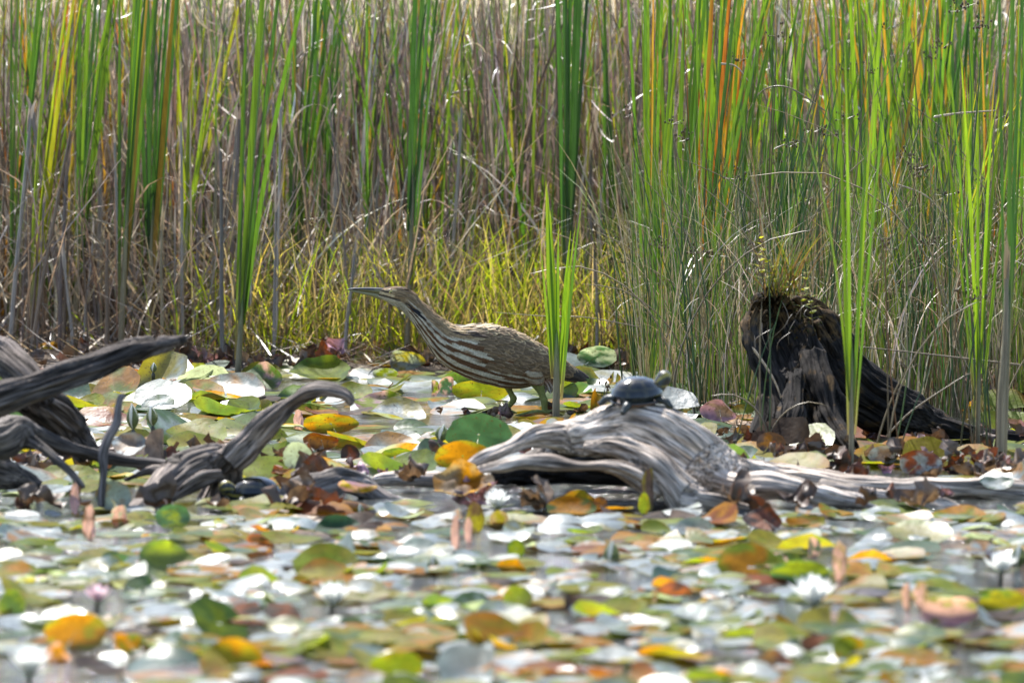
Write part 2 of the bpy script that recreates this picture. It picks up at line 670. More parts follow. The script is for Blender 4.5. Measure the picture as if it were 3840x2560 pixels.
def c4(x, y): return 1500 + x / 1.96, 1300 + y / 1.96
def c5(x, y): return 2600 + x / 1.704, 880 + y / 1.704
def c6(x, y): return x / 1.68, 1200 + y / 1.68
def c7(x, y): return 2600 + x / 1.897, 1750 + y / 1.897


def conv(f, pts, k):
    return [(*f(q[0], q[1]), q[2] / k, *q[3:]) for q in pts]


GREY = ((.70, .59, .49), (.17, .128, .10))
DARKGREY = ((.15, .125, .11), (.03, .025, .022))

# the big hollow log under the turtle
YL = 12.0
log_sw = [
    # crown of the hump falling to the right foot
    sw(conv(c4, [(1180, 690, 95, 12.10), (1400, 640, 165, 12.06), (1640, 600, 205, 12.05), (1850, 640, 235, 12.03), (2080, 790, 265, 12.02), (2300, 960, 255, 12.02), (2480, 1090, 190, 12.02), (2620, 1180, 120, 12.02)], 1.96)),
    # near edge of the hollow: comes over the hump and down to the foot
    sw(conv(c4, [(1350, 740, 50, 11.97), (1600, 740, 90, 11.93), (1830, 830, 110, 11.9), (2010, 980, 120, 11.87), (2120, 1130, 125, 11.86), (2190, 1240, 100, 11.86)], 1.96)),
    # left arm, upper lip
    sw(conv(c4, [(380, 925, 20, 11.9), (560, 850, 42, 11.93), (800, 740, 62, 12.0), (1010, 665, 80, 12.06), (1300, 660, 110, 12.08), (1500, 650, 120, 12.08)], 1.96)),
    # left arm, lower lip below the upper slot
    sw(conv(c4, [(420, 930, 22, 11.9), (640, 900, 46, 11.88), (900, 850, 55, 11.87), (1150, 860, 50, 11.88), (1340, 880, 48, 11.88), (1560, 880, 60, 11.88), (1760, 960, 70, 11.88), (1900, 1080, 70, 11.88)], 1.96), 1.0),
    # back wall of the hollow
    sw(conv(c4, [(700, 960, 60, 12.3), (1000, 900, 130, 12.42), (1300, 850, 190, 12.44), (1600, 850, 220, 12.42), (2000, 950, 200, 12.36)], 1.96)),
    sw(conv(c4, [(500, 1120, 70, 12.34), (900, 1080, 130, 12.44), (1300, 1080, 200, 12.46), (1700, 1080, 220, 12.42), (2000, 1100, 180, 12.34)], 1.96)),
    sw(conv(c4, [(1100, 700, 90, 12.25), (1400, 680, 130, 12.28), (1800, 700, 170, 12.25), (2100, 850, 190, 12.2)], 1.96)),
    # roots running to the right
    sw(conv(c7, [(120, 70, 115, 12.0), (330, 130, 100, 11.95), (620, 140, 92, 11.92), (900, 200, 78, 11.9), (1150, 250, 58, 11.9), (1360, 300, 26, 11.9)], 1.897)),
    sw(conv(c7, [(250, 20, 110, 12.15), (560, 60, 90, 12.2), (900, 105, 84, 12.15), (1250, 140, 84, 12.1), (1600, 160, 80, 12.08), (1950, 165, 82, 12.08), (2352, 190, 92, 12.1), (2700, 230, 90, 12.15)], 1.897)),
    sw(conv(c7, [(900, 140, 40, 12.05), (1150, 180, 50, 12.0), (1500, 230, 46, 11.97), (1750, 275, 38, 11.95), (1900, 320, 18, 11.95)], 1.897)),
    sw(conv(c7, [(1500, 330, 60, 12.1), (2000, 300, 75, 12.12), (2352, 300, 80, 12.14), (2700, 320, 70, 12.2)], 1.897)),
    sw(conv(c7, [(0, 230, 60, 11.85), (200, 270, 60, 11.85), (400, 320, 50, 11.86), (700, 350, 40, 11.87), (1000, 360, 30, 11.88)], 1.897)),
]
org = gp(2450, 1930)


def shadecol(co, C):
    # shade inside the hollow, painted black into the wood colour
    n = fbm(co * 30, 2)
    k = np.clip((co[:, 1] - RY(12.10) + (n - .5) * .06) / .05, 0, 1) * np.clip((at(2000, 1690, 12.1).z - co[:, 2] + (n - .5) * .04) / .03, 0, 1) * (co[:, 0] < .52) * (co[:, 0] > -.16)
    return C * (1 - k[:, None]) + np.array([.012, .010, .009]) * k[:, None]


me = woody(log_sw, 0.0036, 0.0050, 0.0032, 0.014, GREY, 1.0, 95.0, org, shadecol)
big_log = link('driftwood_log', me, MAT['wood'], None, org)
tag(big_log, 'big hollow weathered grey log with a hump and roots running along the water', 'log')
LOG_BVH = BVHTree.FromPolygons([tuple(v.co + org) for v in me.vertices], [tuple(p.vertices) for p in me.polygons])

# a low log left of it
low_sw = [
    sw(conv(c6, [(1690, 1200, 30, 11.9), (1830, 1120, 95, 11.95), (2000, 1060, 110, 12.0), (2150, 1010, 90, 12.05), (2300, 1050, 70, 12.1), (2420, 1130, 60, 12.1), (2560, 1190, 40, 12.1)], 1.68)),
]
org = gp(1250, 1910)
low_log = link('driftwood_log', woody(low_sw, 0.0036, 0.005, 0.003, 0.012, ((.34, .29, .255), (.10, .082, .07)), 5.0, 95, org), MAT['wood'], None, org)
tag(low_log, 'short low grey log half sunk between curved branch and hollow log', 'log')
low2_sw = [
    sw([(1390, 1805, 22, 12.35), (1520, 1800, 34, 12.35), (1650, 1800, 36, 12.33), (1760, 1830, 30, 12.3), (1880, 1870, 26, 12.3)]),
]
org = gp(1600, 1850)
low2 = link('driftwood_log', woody(low2_sw, 0.004, 0.004, 0.002, 0.008, GREY, 8.0, 70, org), MAT['wood'], None, org)
tag(low2, 'thin grey log lying low behind the orange pad at the hollow log', 'log')

# curved branch with the swollen joint
br_sw = [
    sw(conv(c6, [(2212, 545, 18, 11.95), (2185, 475, 34, 11.95), (2080, 440, 42, 11.95), (1960, 450, 50, 11.97), (1840, 520, 58, 12.0), (1720, 625, 70, 12.0), (1600, 745, 84, 12.02), (1500, 840, 95, 12.02), (1440, 900, 90, 12.02)], 1.68)),
    sw(conv(c6, [(1480, 860, 90, 12.05), (1330, 900, 120, 12.05), (1180, 960, 130, 12.02), (1060, 1040, 115, 11.97), (960, 1130, 100, 11.92), (870, 1220, 90, 11.88), (800, 1310, 70, 11.84)], 1.68)),
    sw(conv(c6, [(1450, 860, 90, 12.05), (1440, 960, 100, 12.08), (1400, 1060, 110, 12.1), (1360, 1180, 120, 12.1)], 1.68)),
    sw(conv(c6, [(1090, 980, 50, 12.0), (960, 950, 30, 12.02), (860, 975, 20, 12.02), (780, 1010, 10, 12.02)], 1.68)),
    sw(conv(c6, [(1390, 960, 30, 11.93), (1260, 980, 34, 11.9), (1160, 1040, 26, 11.89), (1100, 1080, 12, 11.9)], 1.68)),
]
org = gp(640, 1930)
branch = link('curved_branch', woody(br_sw, 0.0036, 0.0055, 0.003, 0.009, ((.31, .25, .21), (.075, .058, .048)), 3.0, 100, org), MAT['wood'], None, org)
tag(branch, 'smooth grey branch rising from a swollen joint and bending over at its tip', 'branch')

# left wreck of roots and the splintered dark beam
beam_sw = [
    sw(conv(c6, [(-260, 610, 95, 11.8), (0, 505, 98, 11.82), (250, 420, 92, 11.85), (500, 335, 82, 11.88), (760, 240, 66, 11.92), (960, 180, 42, 11.95), (1080, 142, 20, 11.97), (1165, 116, 4, 11.98)], 1.68)),
    sw(conv(c6, [(300, 360, 40, 11.9), (560, 260, 40, 11.92), (800, 190, 34, 11.95), (960, 140, 14, 11.96)], 1.68)),
    sw(conv(c6, [(-200, 160, 80, 12.1), (0, 230, 90, 12.1), (120, 320, 90, 12.05), (250, 430, 90, 12.0)], 1.68)),
    sw(conv(c6, [(150, 450, 110, 12.0), (300, 560, 130, 12.05), (400, 650, 125, 12.1), (500, 760, 95, 12.12), (560, 860, 70, 12.12)], 1.68)),
]
org = gp(200, 1900)
beam = link('driftwood_log', woody(beam_sw, 0.0036, 0.009, 0.005, 0.014, DARKGREY, 12.0, 100, org), MAT['charwood'], None, org)
tag(beam, 'dark splintered beam slanting up from a sunken trunk', 'log')
root_sw = [
    sw(conv(c6, [(-200, 800, 140, 11.9), (0, 760, 120, 11.9), (110, 700, 95, 11.92), (230, 730, 50, 11.95), (380, 790, 42, 11.97), (560, 840, 40, 12.0), (760, 880, 42, 12.02), (960, 905, 38, 12.04), (1080, 930, 30, 12.05)], 1.68)),
    sw(conv(c6, [(130, 740, 60, 11.92), (260, 800, 32, 11.9), (360, 880, 30, 11.88), (470, 980, 26, 11.87), (520, 1060, 20, 11.87)], 1.68)),
    sw(conv(c6, [(-150, 900, 120, 11.95), (0, 950, 120, 11.98), (150, 1000, 70, 12.0), (260, 1050, 40, 12.0)], 1.68)),
]
org = gp(150, 1850)
roots = link('driftwood_root', woody(root_sw, 0.004, 0.005, 0.0025, 0.010, ((.20, .17, .15), (.045, .037, .033)), 21.0, 100, org), MAT['wood'], None, org)
tag(roots, 'knotted grey root curling out from under the dark splintered beam', 'root')
twig_sw = [sw(conv(c6, [(800, 490, 14, 11.78), (765, 480, 22, 11.78), (745, 560, 22, 11.78), (735, 650, 26, 11.78), (680, 750, 30, 11.78), (650, 850, 30, 11.78), (655, 960, 28, 11.78), (640, 1100, 26, 11.78), (640, 1180, 24, 11.78)], 1.68))]
org = gp(385, 1900)
twig = link('twig', woody(twig_sw, 0.0026, 0.002, 0.001, 0.004, ((.24, .21, .21), (.10, .09, .09)), 31.0, 90, org), MAT['wood'], None, org)
tag(twig, 'crooked dark twig standing upright beside the curled root', 'twig')

# ------------------------------------------------------------------ charred stump
YS = 13.25
st_sw = [
    sw(conv(c5, [(560, 350, 40, 13.3), (540, 410, 110, 13.3), (520, 500, 170, 13.3), (560, 660, 200, 13.28), (650, 850, 210, 13.25), (720, 1040, 235, 13.22), (740, 1220, 270, 13.2), (740, 1400, 300, 13.2)], 1.704)),
    sw(conv(c5, [(660, 400, 60, 13.36), (760, 530, 120, 13.36), (840, 700, 165, 13.36), (950, 880, 200, 13.36), (1120, 1040, 205, 13.36), (1300, 1140, 185, 13.36), (1520, 1235, 125, 13.35), (1760, 1300, 90, 13.33), (2050, 1345, 80, 13.35), (2350, 1390, 70, 13.4)], 1.704)),
    sw(conv(c5, [(420, 520, 90, 13.2), (375, 640, 66, 13.15), (410, 800, 56, 13.12), (470, 980, 70, 13.1), (480, 1180, 90, 13.05), (430, 1330, 90, 13.0)], 1.704)),
    sw(conv(c5, [(760, 760, 70, 13.15), (800, 940, 80, 13.1), (850, 1120, 90, 13.05), (930, 1290, 90, 13.0), (1020, 1400, 70, 12.95)], 1.704)),
    sw(conv(c5, [(640, 900, 80, 13.08), (640, 1080, 90, 13.02), (600, 1250, 90, 12.97), (560, 1380, 80, 12.95)], 1.704)),
]
org = gp(3010, 1690)
CH = ((.036, .030, .026), (.008, .007, .0065))


def mosscol(co, C):
    # the rotted hollow in the stump's face
    cu, cv = c5(560, 640)
    pc = at(cu, cv, 13.1)
    q = np.sqrt(((co[:, 0] - pc.x) / .075) ** 2 + ((co[:, 2] - pc.z) / .105) ** 2)
    co[:, 1] += np.where(co[:, 1] < RY(13.28), .13 * np.clip(1 - q, 0, 1) ** .6, 0)
    u_top = at(*c5(560, 380), 13.3).z
    h = np.clip((co[:, 2] - (u_top - 0.13)) / 0.1, 0, 1)
    n = fbm(co * 45, 3)
    f = np.clip((n - .62 + h * .30) / .12, 0, 1)[:, None]
    return C * (1 - f) + np.array([.075, .046, .02]) * f


me = woody(st_sw, 0.0042, 0.009, 0.006, 0.026, CH, 44.0, 75, org, mosscol)
stump = empty('tree_stump', org)
sb = link('trunk', me, MAT['charwood'], stump)
tag(stump, 'charred black tree stump with a hollow face among the rushes', 'stump')
STUMP_BVH = BVHTree.FromPolygons([tuple(v.co + org) for v in me.vertices], [tuple(p.vertices) for p in me.polygons])
# ------------------------------------------------------------------ the bittern
YB = 14.0
def c1(x, y): return 1200 + x / 2.138, 980 + y / 2.138


BST = np.array([  # upper and lower outline, matched
    (486, 220, 462, 286), (520, 212, 500, 306), (560, 205, 540, 326), (620, 199, 590, 345), (680, 213, 630, 362), (740, 247, 665, 387), (800, 300, 697, 425),
    (860, 355, 727, 466), (920, 408, 765, 525), (980, 452, 810, 592), (1050, 495, 860, 668), (1120, 516, 910, 742), (1220, 512, 975, 815),
    (1330, 511, 1080, 890), (1440, 522, 1200, 942), (1550, 552, 1330, 982), (1650, 599, 1460, 1010), (1750, 652, 1590, 1018), (1850, 712, 1710, 998),
    (1930, 770, 1830, 962), (2000, 826, 1930, 955), (2050, 862, 2010, 965), (2082, 900, 2060, 972)], float)
BK = np.array([.78, .74, .72, .72, .74, .78, .82, .84, .86, .84, .80, .76, .70, .66, .62, .60, .60, .60, .60, .64, .72, .8, .6])
NST = len(BST)
bird_root = at(*c1(1640, 1250), YB)
bird_root.z = 0.0


def bl(cx, cy, dy=0.0):
    """crop pixel -> bird local point"""
    p = at(*c1(cx, cy), YB) - bird_root
    return np.array([p.x, p.y + dy, p.z])


BU = np.array([bl(r[0], r[1]) for r in BST])
BL = np.array([bl(r[2], r[3]) for r in BST])


def bsurf(t, ph):
    """t in 0..1 head to tail, ph angle from the back (0) to the belly (pi); arrays"""
    t = np.atleast_1d(np.asarray(t, float)); ph = np.atleast_1d(np.asarray(ph, float))
    n = 600
    u = catmull(BU, n); l = catmull(BL, n); k = catmull(np.tile(BK[:, None], (1, 3)), n)[:, 0]
    i = np.clip((t * (n - 1)).round().astype(int), 0, n - 1)
    c = (u[i] + l[i]) / 2; h = (u[i] - l[i]) / 2
    wv = k[i] * np.linalg.norm(h, axis=1)
    cs, sn = np.cos(ph), np.sin(ph)
    sg = np.sign(sn) * np.abs(sn) ** 0.9
    return c + h * cs[:, None] + np.array([0, -1.0, 0]) * (wv * sg)[:, None]


NT, NP = 150, 64
tt, pp = np.meshgrid(np.linspace(0, 1, NT), np.linspace(-PI, PI, NP, endpoint=False), indexing='ij')
BV = bsurf(tt.ravel(), pp.ravel())
BVc = BV.reshape(NT, NP, 3).copy()
for e, q in ((0, 1), (-1, -2)):
    BVc[e] = BVc[e].mean(0) + (BVc[e] - BVc[e].mean(0)) * 0.01
i = np.arange(NT - 1)[:, None] * NP
j = np.arange(NP)[None, :]
BQ = np.stack([i + j, i + (j + 1) % NP, i + NP + (j + 1) % NP, i + NP + j], -1).reshape(-1, 4)
parts_V, parts_Q = [BVc.reshape(-1, 3)], [BQ]
nv = len(BV)
LEGC = []


def addtube(pts, rad, sides=12):
    global nv
    V, Q, n, C, R = tube(pts, rad, sides, 6 * len(pts))
    parts_V.append(V); parts_Q.append(Q + nv); nv += len(V)
    LEGC.append(V)


# far leg (stepping forward) and near leg
def zfix(p, z): return np.array([p[0], p[1], z])
f1 = zfix(bl(1440, 1235, 0.025), 0.012)
addtube([bl(1480, 900, .03), bl(1500, 975, .028), bl(1518, 1035, .026), bl(1545, 1090, .025)], [.030, .018, .0085, .0085])
addtube([bl(1545, 1085, .025), bl(1552, 1110, .025), bl(1525, 1150, .025), bl(1480, 1195, .025), f1], [.0085, .0098, .0078, .0068, .0070])
f2 = zfix(bl(1812, 1262, -.03), 0.010)
addtube([bl(1690, 870, -.02), bl(1730, 940, -.026), bl(1768, 1025, -.028), bl(1788, 1090, -.03)], [.034, .024, .012, .0088])
addtube([bl(1788, 1085, -.03), bl(1797, 1110, -.03), bl(1800, 1160, -.03), bl(1806, 1210, -.03), f2], [.0092, .0102, .0082, .0072, .0072])
for f in (f1, f2):
    for a, L in ((PI, .085), (PI - .5, .078), (PI + .5, .075), (0.15, .05)):
        d = np.array([math.cos(a), math.sin(a), 0])
        addtube([f, f + d * L * .35 + np.array([0, 0, .004]), f + d * L * .75 - np.array([0, 0, .004]), f + d * L - np.array([0, 0, .007])], [.006, .0046, .0042, .0015], 8)
me, co, no = remeshed(np.concatenate(parts_V), np.concatenate(parts_Q), 0.0022)

kd = KDTree(len(BV))
for k in range(len(BV)): kd.insert(BV[k], k)
kd.balance()
LG = np.concatenate(LEGC)
kl = KDTree(len(LG))
for k in range(len(LG)): kl.insert(LG[k], k)
kl.balance()
bi, bd, ld = np.zeros(len(co), int), np.zeros(len(co)), np.zeros(len(co))
for k in range(len(co)):
    _, bi[k], bd[k] = kd.find(co[k]); _, _, ld[k] = kl.find(co[k])
T_ = tt.ravel()[bi]; F_ = np.abs(pp.ravel()[bi]) / PI
# local coords back to crop pixels (side view)
o0 = bl(0, 0); ex = (bl(1000, 0) - o0) / 1000; ez = (bl(0, 1000) - o0) / 1000
CX = (co - o0)[:, 0] / ex[0]; CY = (co - o0)[:, 2] / ez[2]


def sm(a, b, x): return np.clip((x - a) / (b - a), 0, 1) ** 2 * (3 - 2 * np.clip((x - a) / (b - a), 0, 1))
def mixn(C, col, f): return C * (1 - f[:, None]) + np.asarray(col) * f[:, None]


def polyd(pts, cx, cy):
    d = np.full(len(cx), 1e9)
    for (x0, y0), (x1, y1) in zip(pts[:-1], pts[1:]):
        dx, dy = x1 - x0, y1 - y0
        t = np.clip(((cx - x0) * dx + (cy - y0) * dy) / (dx * dx + dy * dy), 0, 1)
        d = np.minimum(d, np.hypot(cx - x0 - t * dx, cy - y0 - t * dy))
    return d


BROWN = np.array([.25, .165, .085]); RUF = np.array([.125, .060, .027]); CREAM = np.array([.54, .475, .355]); DARK = np.array([.030, .023, .018])
BUFF = np.array([.50, .365, .20])


def plumage(cx, cy, T, F, P3):
    n = fbm(P3 * 160, 3); n2 = fbm(P3 * np.array([60, 200, 200]), 2)
    C = np.tile(BROWN, (len(cx), 1)) * (0.7 + 0.7 * n)[:, None]
    C = mixn(C, DARK, .55 * sm(.52, .66, n2) * (T > .52))
    # warm nape and mantle
    C = mixn(C, BUFF, .55 * sm(.35, .5, T) * (1 - sm(.5, .62, T)) * (1 - sm(.22, .42, F)))
    # streaks of throat, neck and breast
    s0 = 0.42 - .06 * sm(.45, .6, T) + .16 * sm(.55, .85, T)
    x = (F - s0) / (1 - s0)
    wob = (vnoise(np.stack([T * 26, F * 5, F * 0], -1)) - .5) * .10
    st = np.sin((x * 5.6 + wob + .55 * sm(.5, .9, T)) * 2 * PI)
    on = sm(.20, .27, T) * sm(-.02, .06, x) * (1 - .75 * sm(.70, .86, T))
    C = mixn(C, CREAM, on * sm(-.15, .25, st))
    C = mixn(C, RUF, on * sm(-.1, .25, -st))
    C = C * (0.72 + .56 * vnoise(np.stack([T * 34, F * 70, F * 0 + 3.3], -1)))[:, None]
    # belly
    C = mixn(C, np.array([.30, .23, .14]), sm(.88, .97, F) * sm(.55, .7, T))
    # chin and throat
    C = mixn(C, CREAM * .95, sm(.60, .68, F) * (1 - sm(.21, .28, T)))
    # crown, lores, cheek lines
    C = mixn(C, np.array([.14, .085, .045]), (T < .2) * (1 - sm(.16, .26, F)))
    C = mixn(C, DARK, 1 - sm(5, 10, polyd([(480, 228), (520, 236), (545, 245)], cx, cy)))
    C = mixn(C, BUFF * 1.15, 1 - sm(7, 12, polyd([(470, 246), (520, 258), (560, 268), (590, 276)], cx, cy)))
    C = mixn(C, BUFF * 1.05, 1 - sm(5, 9, polyd([(520, 226), (560, 226), (610, 228)], cx, cy)))
    C = mixn(C, DARK * 1.4, 1 - sm(5, 9, polyd([(455, 262), (520, 275), (580, 292), (640, 310)], cx, cy)))
    C = mixn(C, np.array([.012, .012, .016]), 1 - sm(9, 16, polyd([(695, 338), (730, 360), (765, 385), (800, 405)], cx, cy)))
    # rufous vent
    C = mixn(C, np.array([.22, .09, .035]), sm(.82, .86, T) * sm(.75, .9, F) * (1 - sm(.90, .93, T)))
    return C


Cb = plumage(CX, CY, T_, F_, co)
legm = sm(-.002, .004, bd - ld - .001) * (co[:, 2] < bl(0, 985)[2])
Cb = mixn(Cb, np.array([.19, .20, .06]), legm)
# soft surface relief of the feather tracts
dn = (fbm(np.stack([T_ * 40, F_ * 24, T_ * 0], -1), 2) - .5) * .006 * (1 - legm) * sm(.3, .45, T_)
me.vertices.foreach_set('co', (co + no * dn[:, None]).astype(np.float32).ravel())
me.update()
setcol(me, Cb)
bittern = empty('bittern', bird_root)
tag(bittern, 'brown streaked bittern stalking with outstretched neck across the lily pads', 'bird')
bbody = link('body', me, MAT['bird'], bittern)


# bill
def mand(pts):
    V, Q, n, C, R = tube([bl(x, y) for x, y, r in pts], [r for x, y, r in pts], 10, 24, True, 0.75)
    return V, Q


V, Q = mand([(212, 225, .0007), (260, 222, .0028), (330, 224, .0050), (410, 230, .0072), (480, 240, .0098), (530, 246, .009)])
px = (V - o0)[:, 2] / ez[2]
Cc = np.where((px < 226 + (V[:, 0] * 0))[:, None], np.array([.035, .034, .038]), np.array([.19, .165, .075]))
bill = MB().add(V, Q, Cc).build('bill', MAT['horn'], bittern)
V, Q = mand([(222, 230, .0006), (280, 241, .0026), (350, 254, .0040), (420, 266, .0056), (480, 280, .0085), (520, 288, .007)])
MB().add(V, Q, np.array([.26, .23, .11])).build('lower_mandible', MAT['horn'], bill)

# eyes
def sphere(c, r, nu=10, nw=14, sc=(1, 1, 1)):
    a = np.linspace(0.02, PI - .02, nu); b = np.linspace(0, 2 * PI, nw, endpoint=False)
    A, B = np.meshgrid(a, b, indexing='ij')
    V = np.stack([np.sin(A) * np.cos(B) * sc[0], np.sin(A) * np.sin(B) * sc[1], np.cos(A) * sc[2]], -1).reshape(-1, 3) * r + np.asarray(c)
    i = np.arange(nu - 1)[:, None] * nw; j = np.arange(nw)[None, :]; j2 = (j + 1) % nw
    return V, np.stack([i + j, i + nw + j, i + nw + j2, i + j2], -1).reshape(-1, 4)


for s in (-1, 1):
    side = bsurf([(570 - 486) / 1.0 * 0 + 2.25 / (NST - 1)], [s * PI * .36])[0]
    ec = np.array([bl(570, 246)[0], side[1] + s * .0022, bl(570, 246)[2]])
    V, Q = sphere(ec + np.array([0, s * .0008, 0]), .0078, sc=(1, .5, 1))
    MB().add(V, Q, np.array([.02, .015, .012])).build('eye_ring', MAT['eye'], bittern)
    V, Q = sphere(ec, .0060, sc=(1, .7, 1))
    e = MB().add(V, Q, np.array([.62, .48, .10])).build('eye', MAT['eye'], bittern)
    V, Q = sphere(ec - np.array([0, s * .0024, 0]), .0031, sc=(1, .75, 1))
    MB().add(V, Q, np.array([.006, .006, .006])).build('pupil', MAT['eye'], e)


# feathers laid over wing, back, neck and tail
def feathers(specs, dark=.5):
    """specs: (t, phi, length, width, lift, colour) -> one mesh of overlapping feathers"""
    mb = MB()
    for (t, ph, L, w, lift, col, edge) in specs:
        p0, p1 = bsurf([t, min(1, t + .02)], [ph, ph * (1 - .01)])
        pa, pb = bsurf([t, t], [ph - .05, ph + .05])
        T = p1 - p0; T /= np.linalg.norm(T) + 1e-9
        S = pb - pa; S /= np.linalg.norm(S) + 1e-9
        Nn = np.cross(T, S)
        cen = (BU[int(t * (NST - 1))] + BL[int(t * (NST - 1))]) / 2
        if Nn.dot(p0 - cen) < 0: Nn = -Nn
        Vs, Cs = [], []
        for q, wd in ((0, .55), (.35, 1.0), (.75, .9), (1.0, .22)):
            # follow the body surface
            tq = min(1.0, t + q * L / .62)
            for sgn in (-1, 0, 1):
                P = p0 + T * (q * L) + S * (sgn * wd * w * .5) + Nn * (lift * (.25 + q) - (.0012 if sgn else 0))
                Vs.append(P)
                c = np.asarray(col) * (1.0 if sgn else .55)
                if q == 1.0 or sgn: c = np.asarray(edge) * (1 if q > .3 else .8)
                Cs.append(c)
        Q = []
        for r in range(3):
            for c in range(2):
                b = r * 3 + c
                Q.append((b, b + 1, b + 4, b + 3))
        mb.add(Vs, Q, np.array(Cs))
    return mb


rf = random.Random(3)
for s in (1, -1):
    sp = []
    for row in range(26):
        t = .545 + row * .0142
        n = 15
        for k in range(n):
            ph = (.05 + (.60 - .13 * max(0, (.62 - t)) / .08) * (k + rf.random() * .7) / n) * PI
            if ph > (.24 + .40 * min(1, max(0, (t - .545) / .13)) + rf.uniform(-.05, .05)) * PI: continue
            base = np.array([.20, .128, .068]) * rf.uniform(.75, 1.25)
            if ph < .22 * PI: base = base * .75
            edge = np.array([.27, .18, .10]) * rf.uniform(.7, 1.3)
            if ph < .26 * PI and rf.random() < .5: edge = BUFF * rf.uniform(.9, 1.4)
            if t > .84: base, edge = base * .75, edge * .8
            sp.append((min(.985, t + rf.uniform(-.006, .006)), s * ph, rf.uniform(.026, .040), rf.uniform(.010, .016), rf.uniform(.0012, .0045), base, edge))
    feathers(sp).build('wing', MAT['feather'], bittern)
sp = []
for k in range(22):
    ph = (k / 21 - .5) * 1.3 * PI
    sp.append((.915 + rf.uniform(-.01, .02), ph, rf.uniform(.045, .058), .016, .003, np.array([.045, .034, .028]), np.array([.075, .058, .045])))
feathers(sp).build('tail', MAT['feather'], bittern)
sp = []
for k in range(520):
    t = rf.uniform(.13, .55); ph = rf.uniform(-1, 1) * PI
    P = bsurf([t], [ph])
    F = np.array([abs(ph) / PI])
    cx = (P - o0)[:, 0] / ex[0]; cy = (P - o0)[:, 2] / ez[2]
    c = plumage(cx, cy, np.array([t]), F, P)[0] * rf.uniform(.8, 1.25)
    sp.append((t, ph, rf.uniform(.016, .030), rf.uniform(.003, .006), rf.uniform(.0004, .0022), c, c * 1.1))
feathers(sp).build('neck_feathers', MAT['feather'], bittern)
# mantle streaks: pale buff edged plumes on the shoulder
sp = []
for k in range(90):
    t = rf.uniform(.47, .60); ph = rf.uniform(-.36, .36) * PI
    c = (BUFF if rf.random() < .55 else np.array([.07, .045, .03])) * rf.uniform(.8, 1.35)
    sp.append((t, ph, rf.uniform(.028, .045), rf.uniform(.005, .009), rf.uniform(.002, .0055), c, c * 1.15))
feathers(sp).build('mantle_feathers', MAT['feather'], bittern)
# vent tuft
mb = MB()
for k in range(60):
    a = bl(rf.uniform(1760, 1870), rf.uniform(935, 975), rf.uniform(-.025, .02))
    b = bl(rf.uniform(1790, 1880), rf.uniform(1010, 1062), rf.uniform(-.03, .02))
    m_ = (a + b) / 2 + np.array([.004, 0, 0])
    V, Q, *_ = tube([a, m_, b], [.004, .0035, .0008], 5, 6)
    cb = np.array([.24, .11, .045]); ct = np.array([.50, .46, .40])
    f = np.clip((a[2] - V[:, 2]) / (a[2] - b[2] + 1e-6), 0, 1)[:, None] ** 1.3
    mb.add(V, Q, cb * (1 - f) + ct * f)
mb.build('vent_feathers', MAT['feather'], bittern)
# loose chin plumes
mb = MB()
for k in range(70):
    t = rf.uniform(.10, .24); ph = PI + rf.uniform(-.5, .5)
    p = bsurf([t], [ph])[0]; p2 = bsurf([t + .03], [ph])[0]
    d = p2 - p
    V, Q, *_ = tube([p, p + d * .7 + np.array([0, 0, -.002]), p + d * 1.25 + np.array([0, 0, -.0055])], [.0011, .0009, .0003], 4, 6)
    mb.add(V, Q, CREAM * rf.uniform(.6, 1.0))
mb.build('chin_plumes', MAT['feather'], bittern)


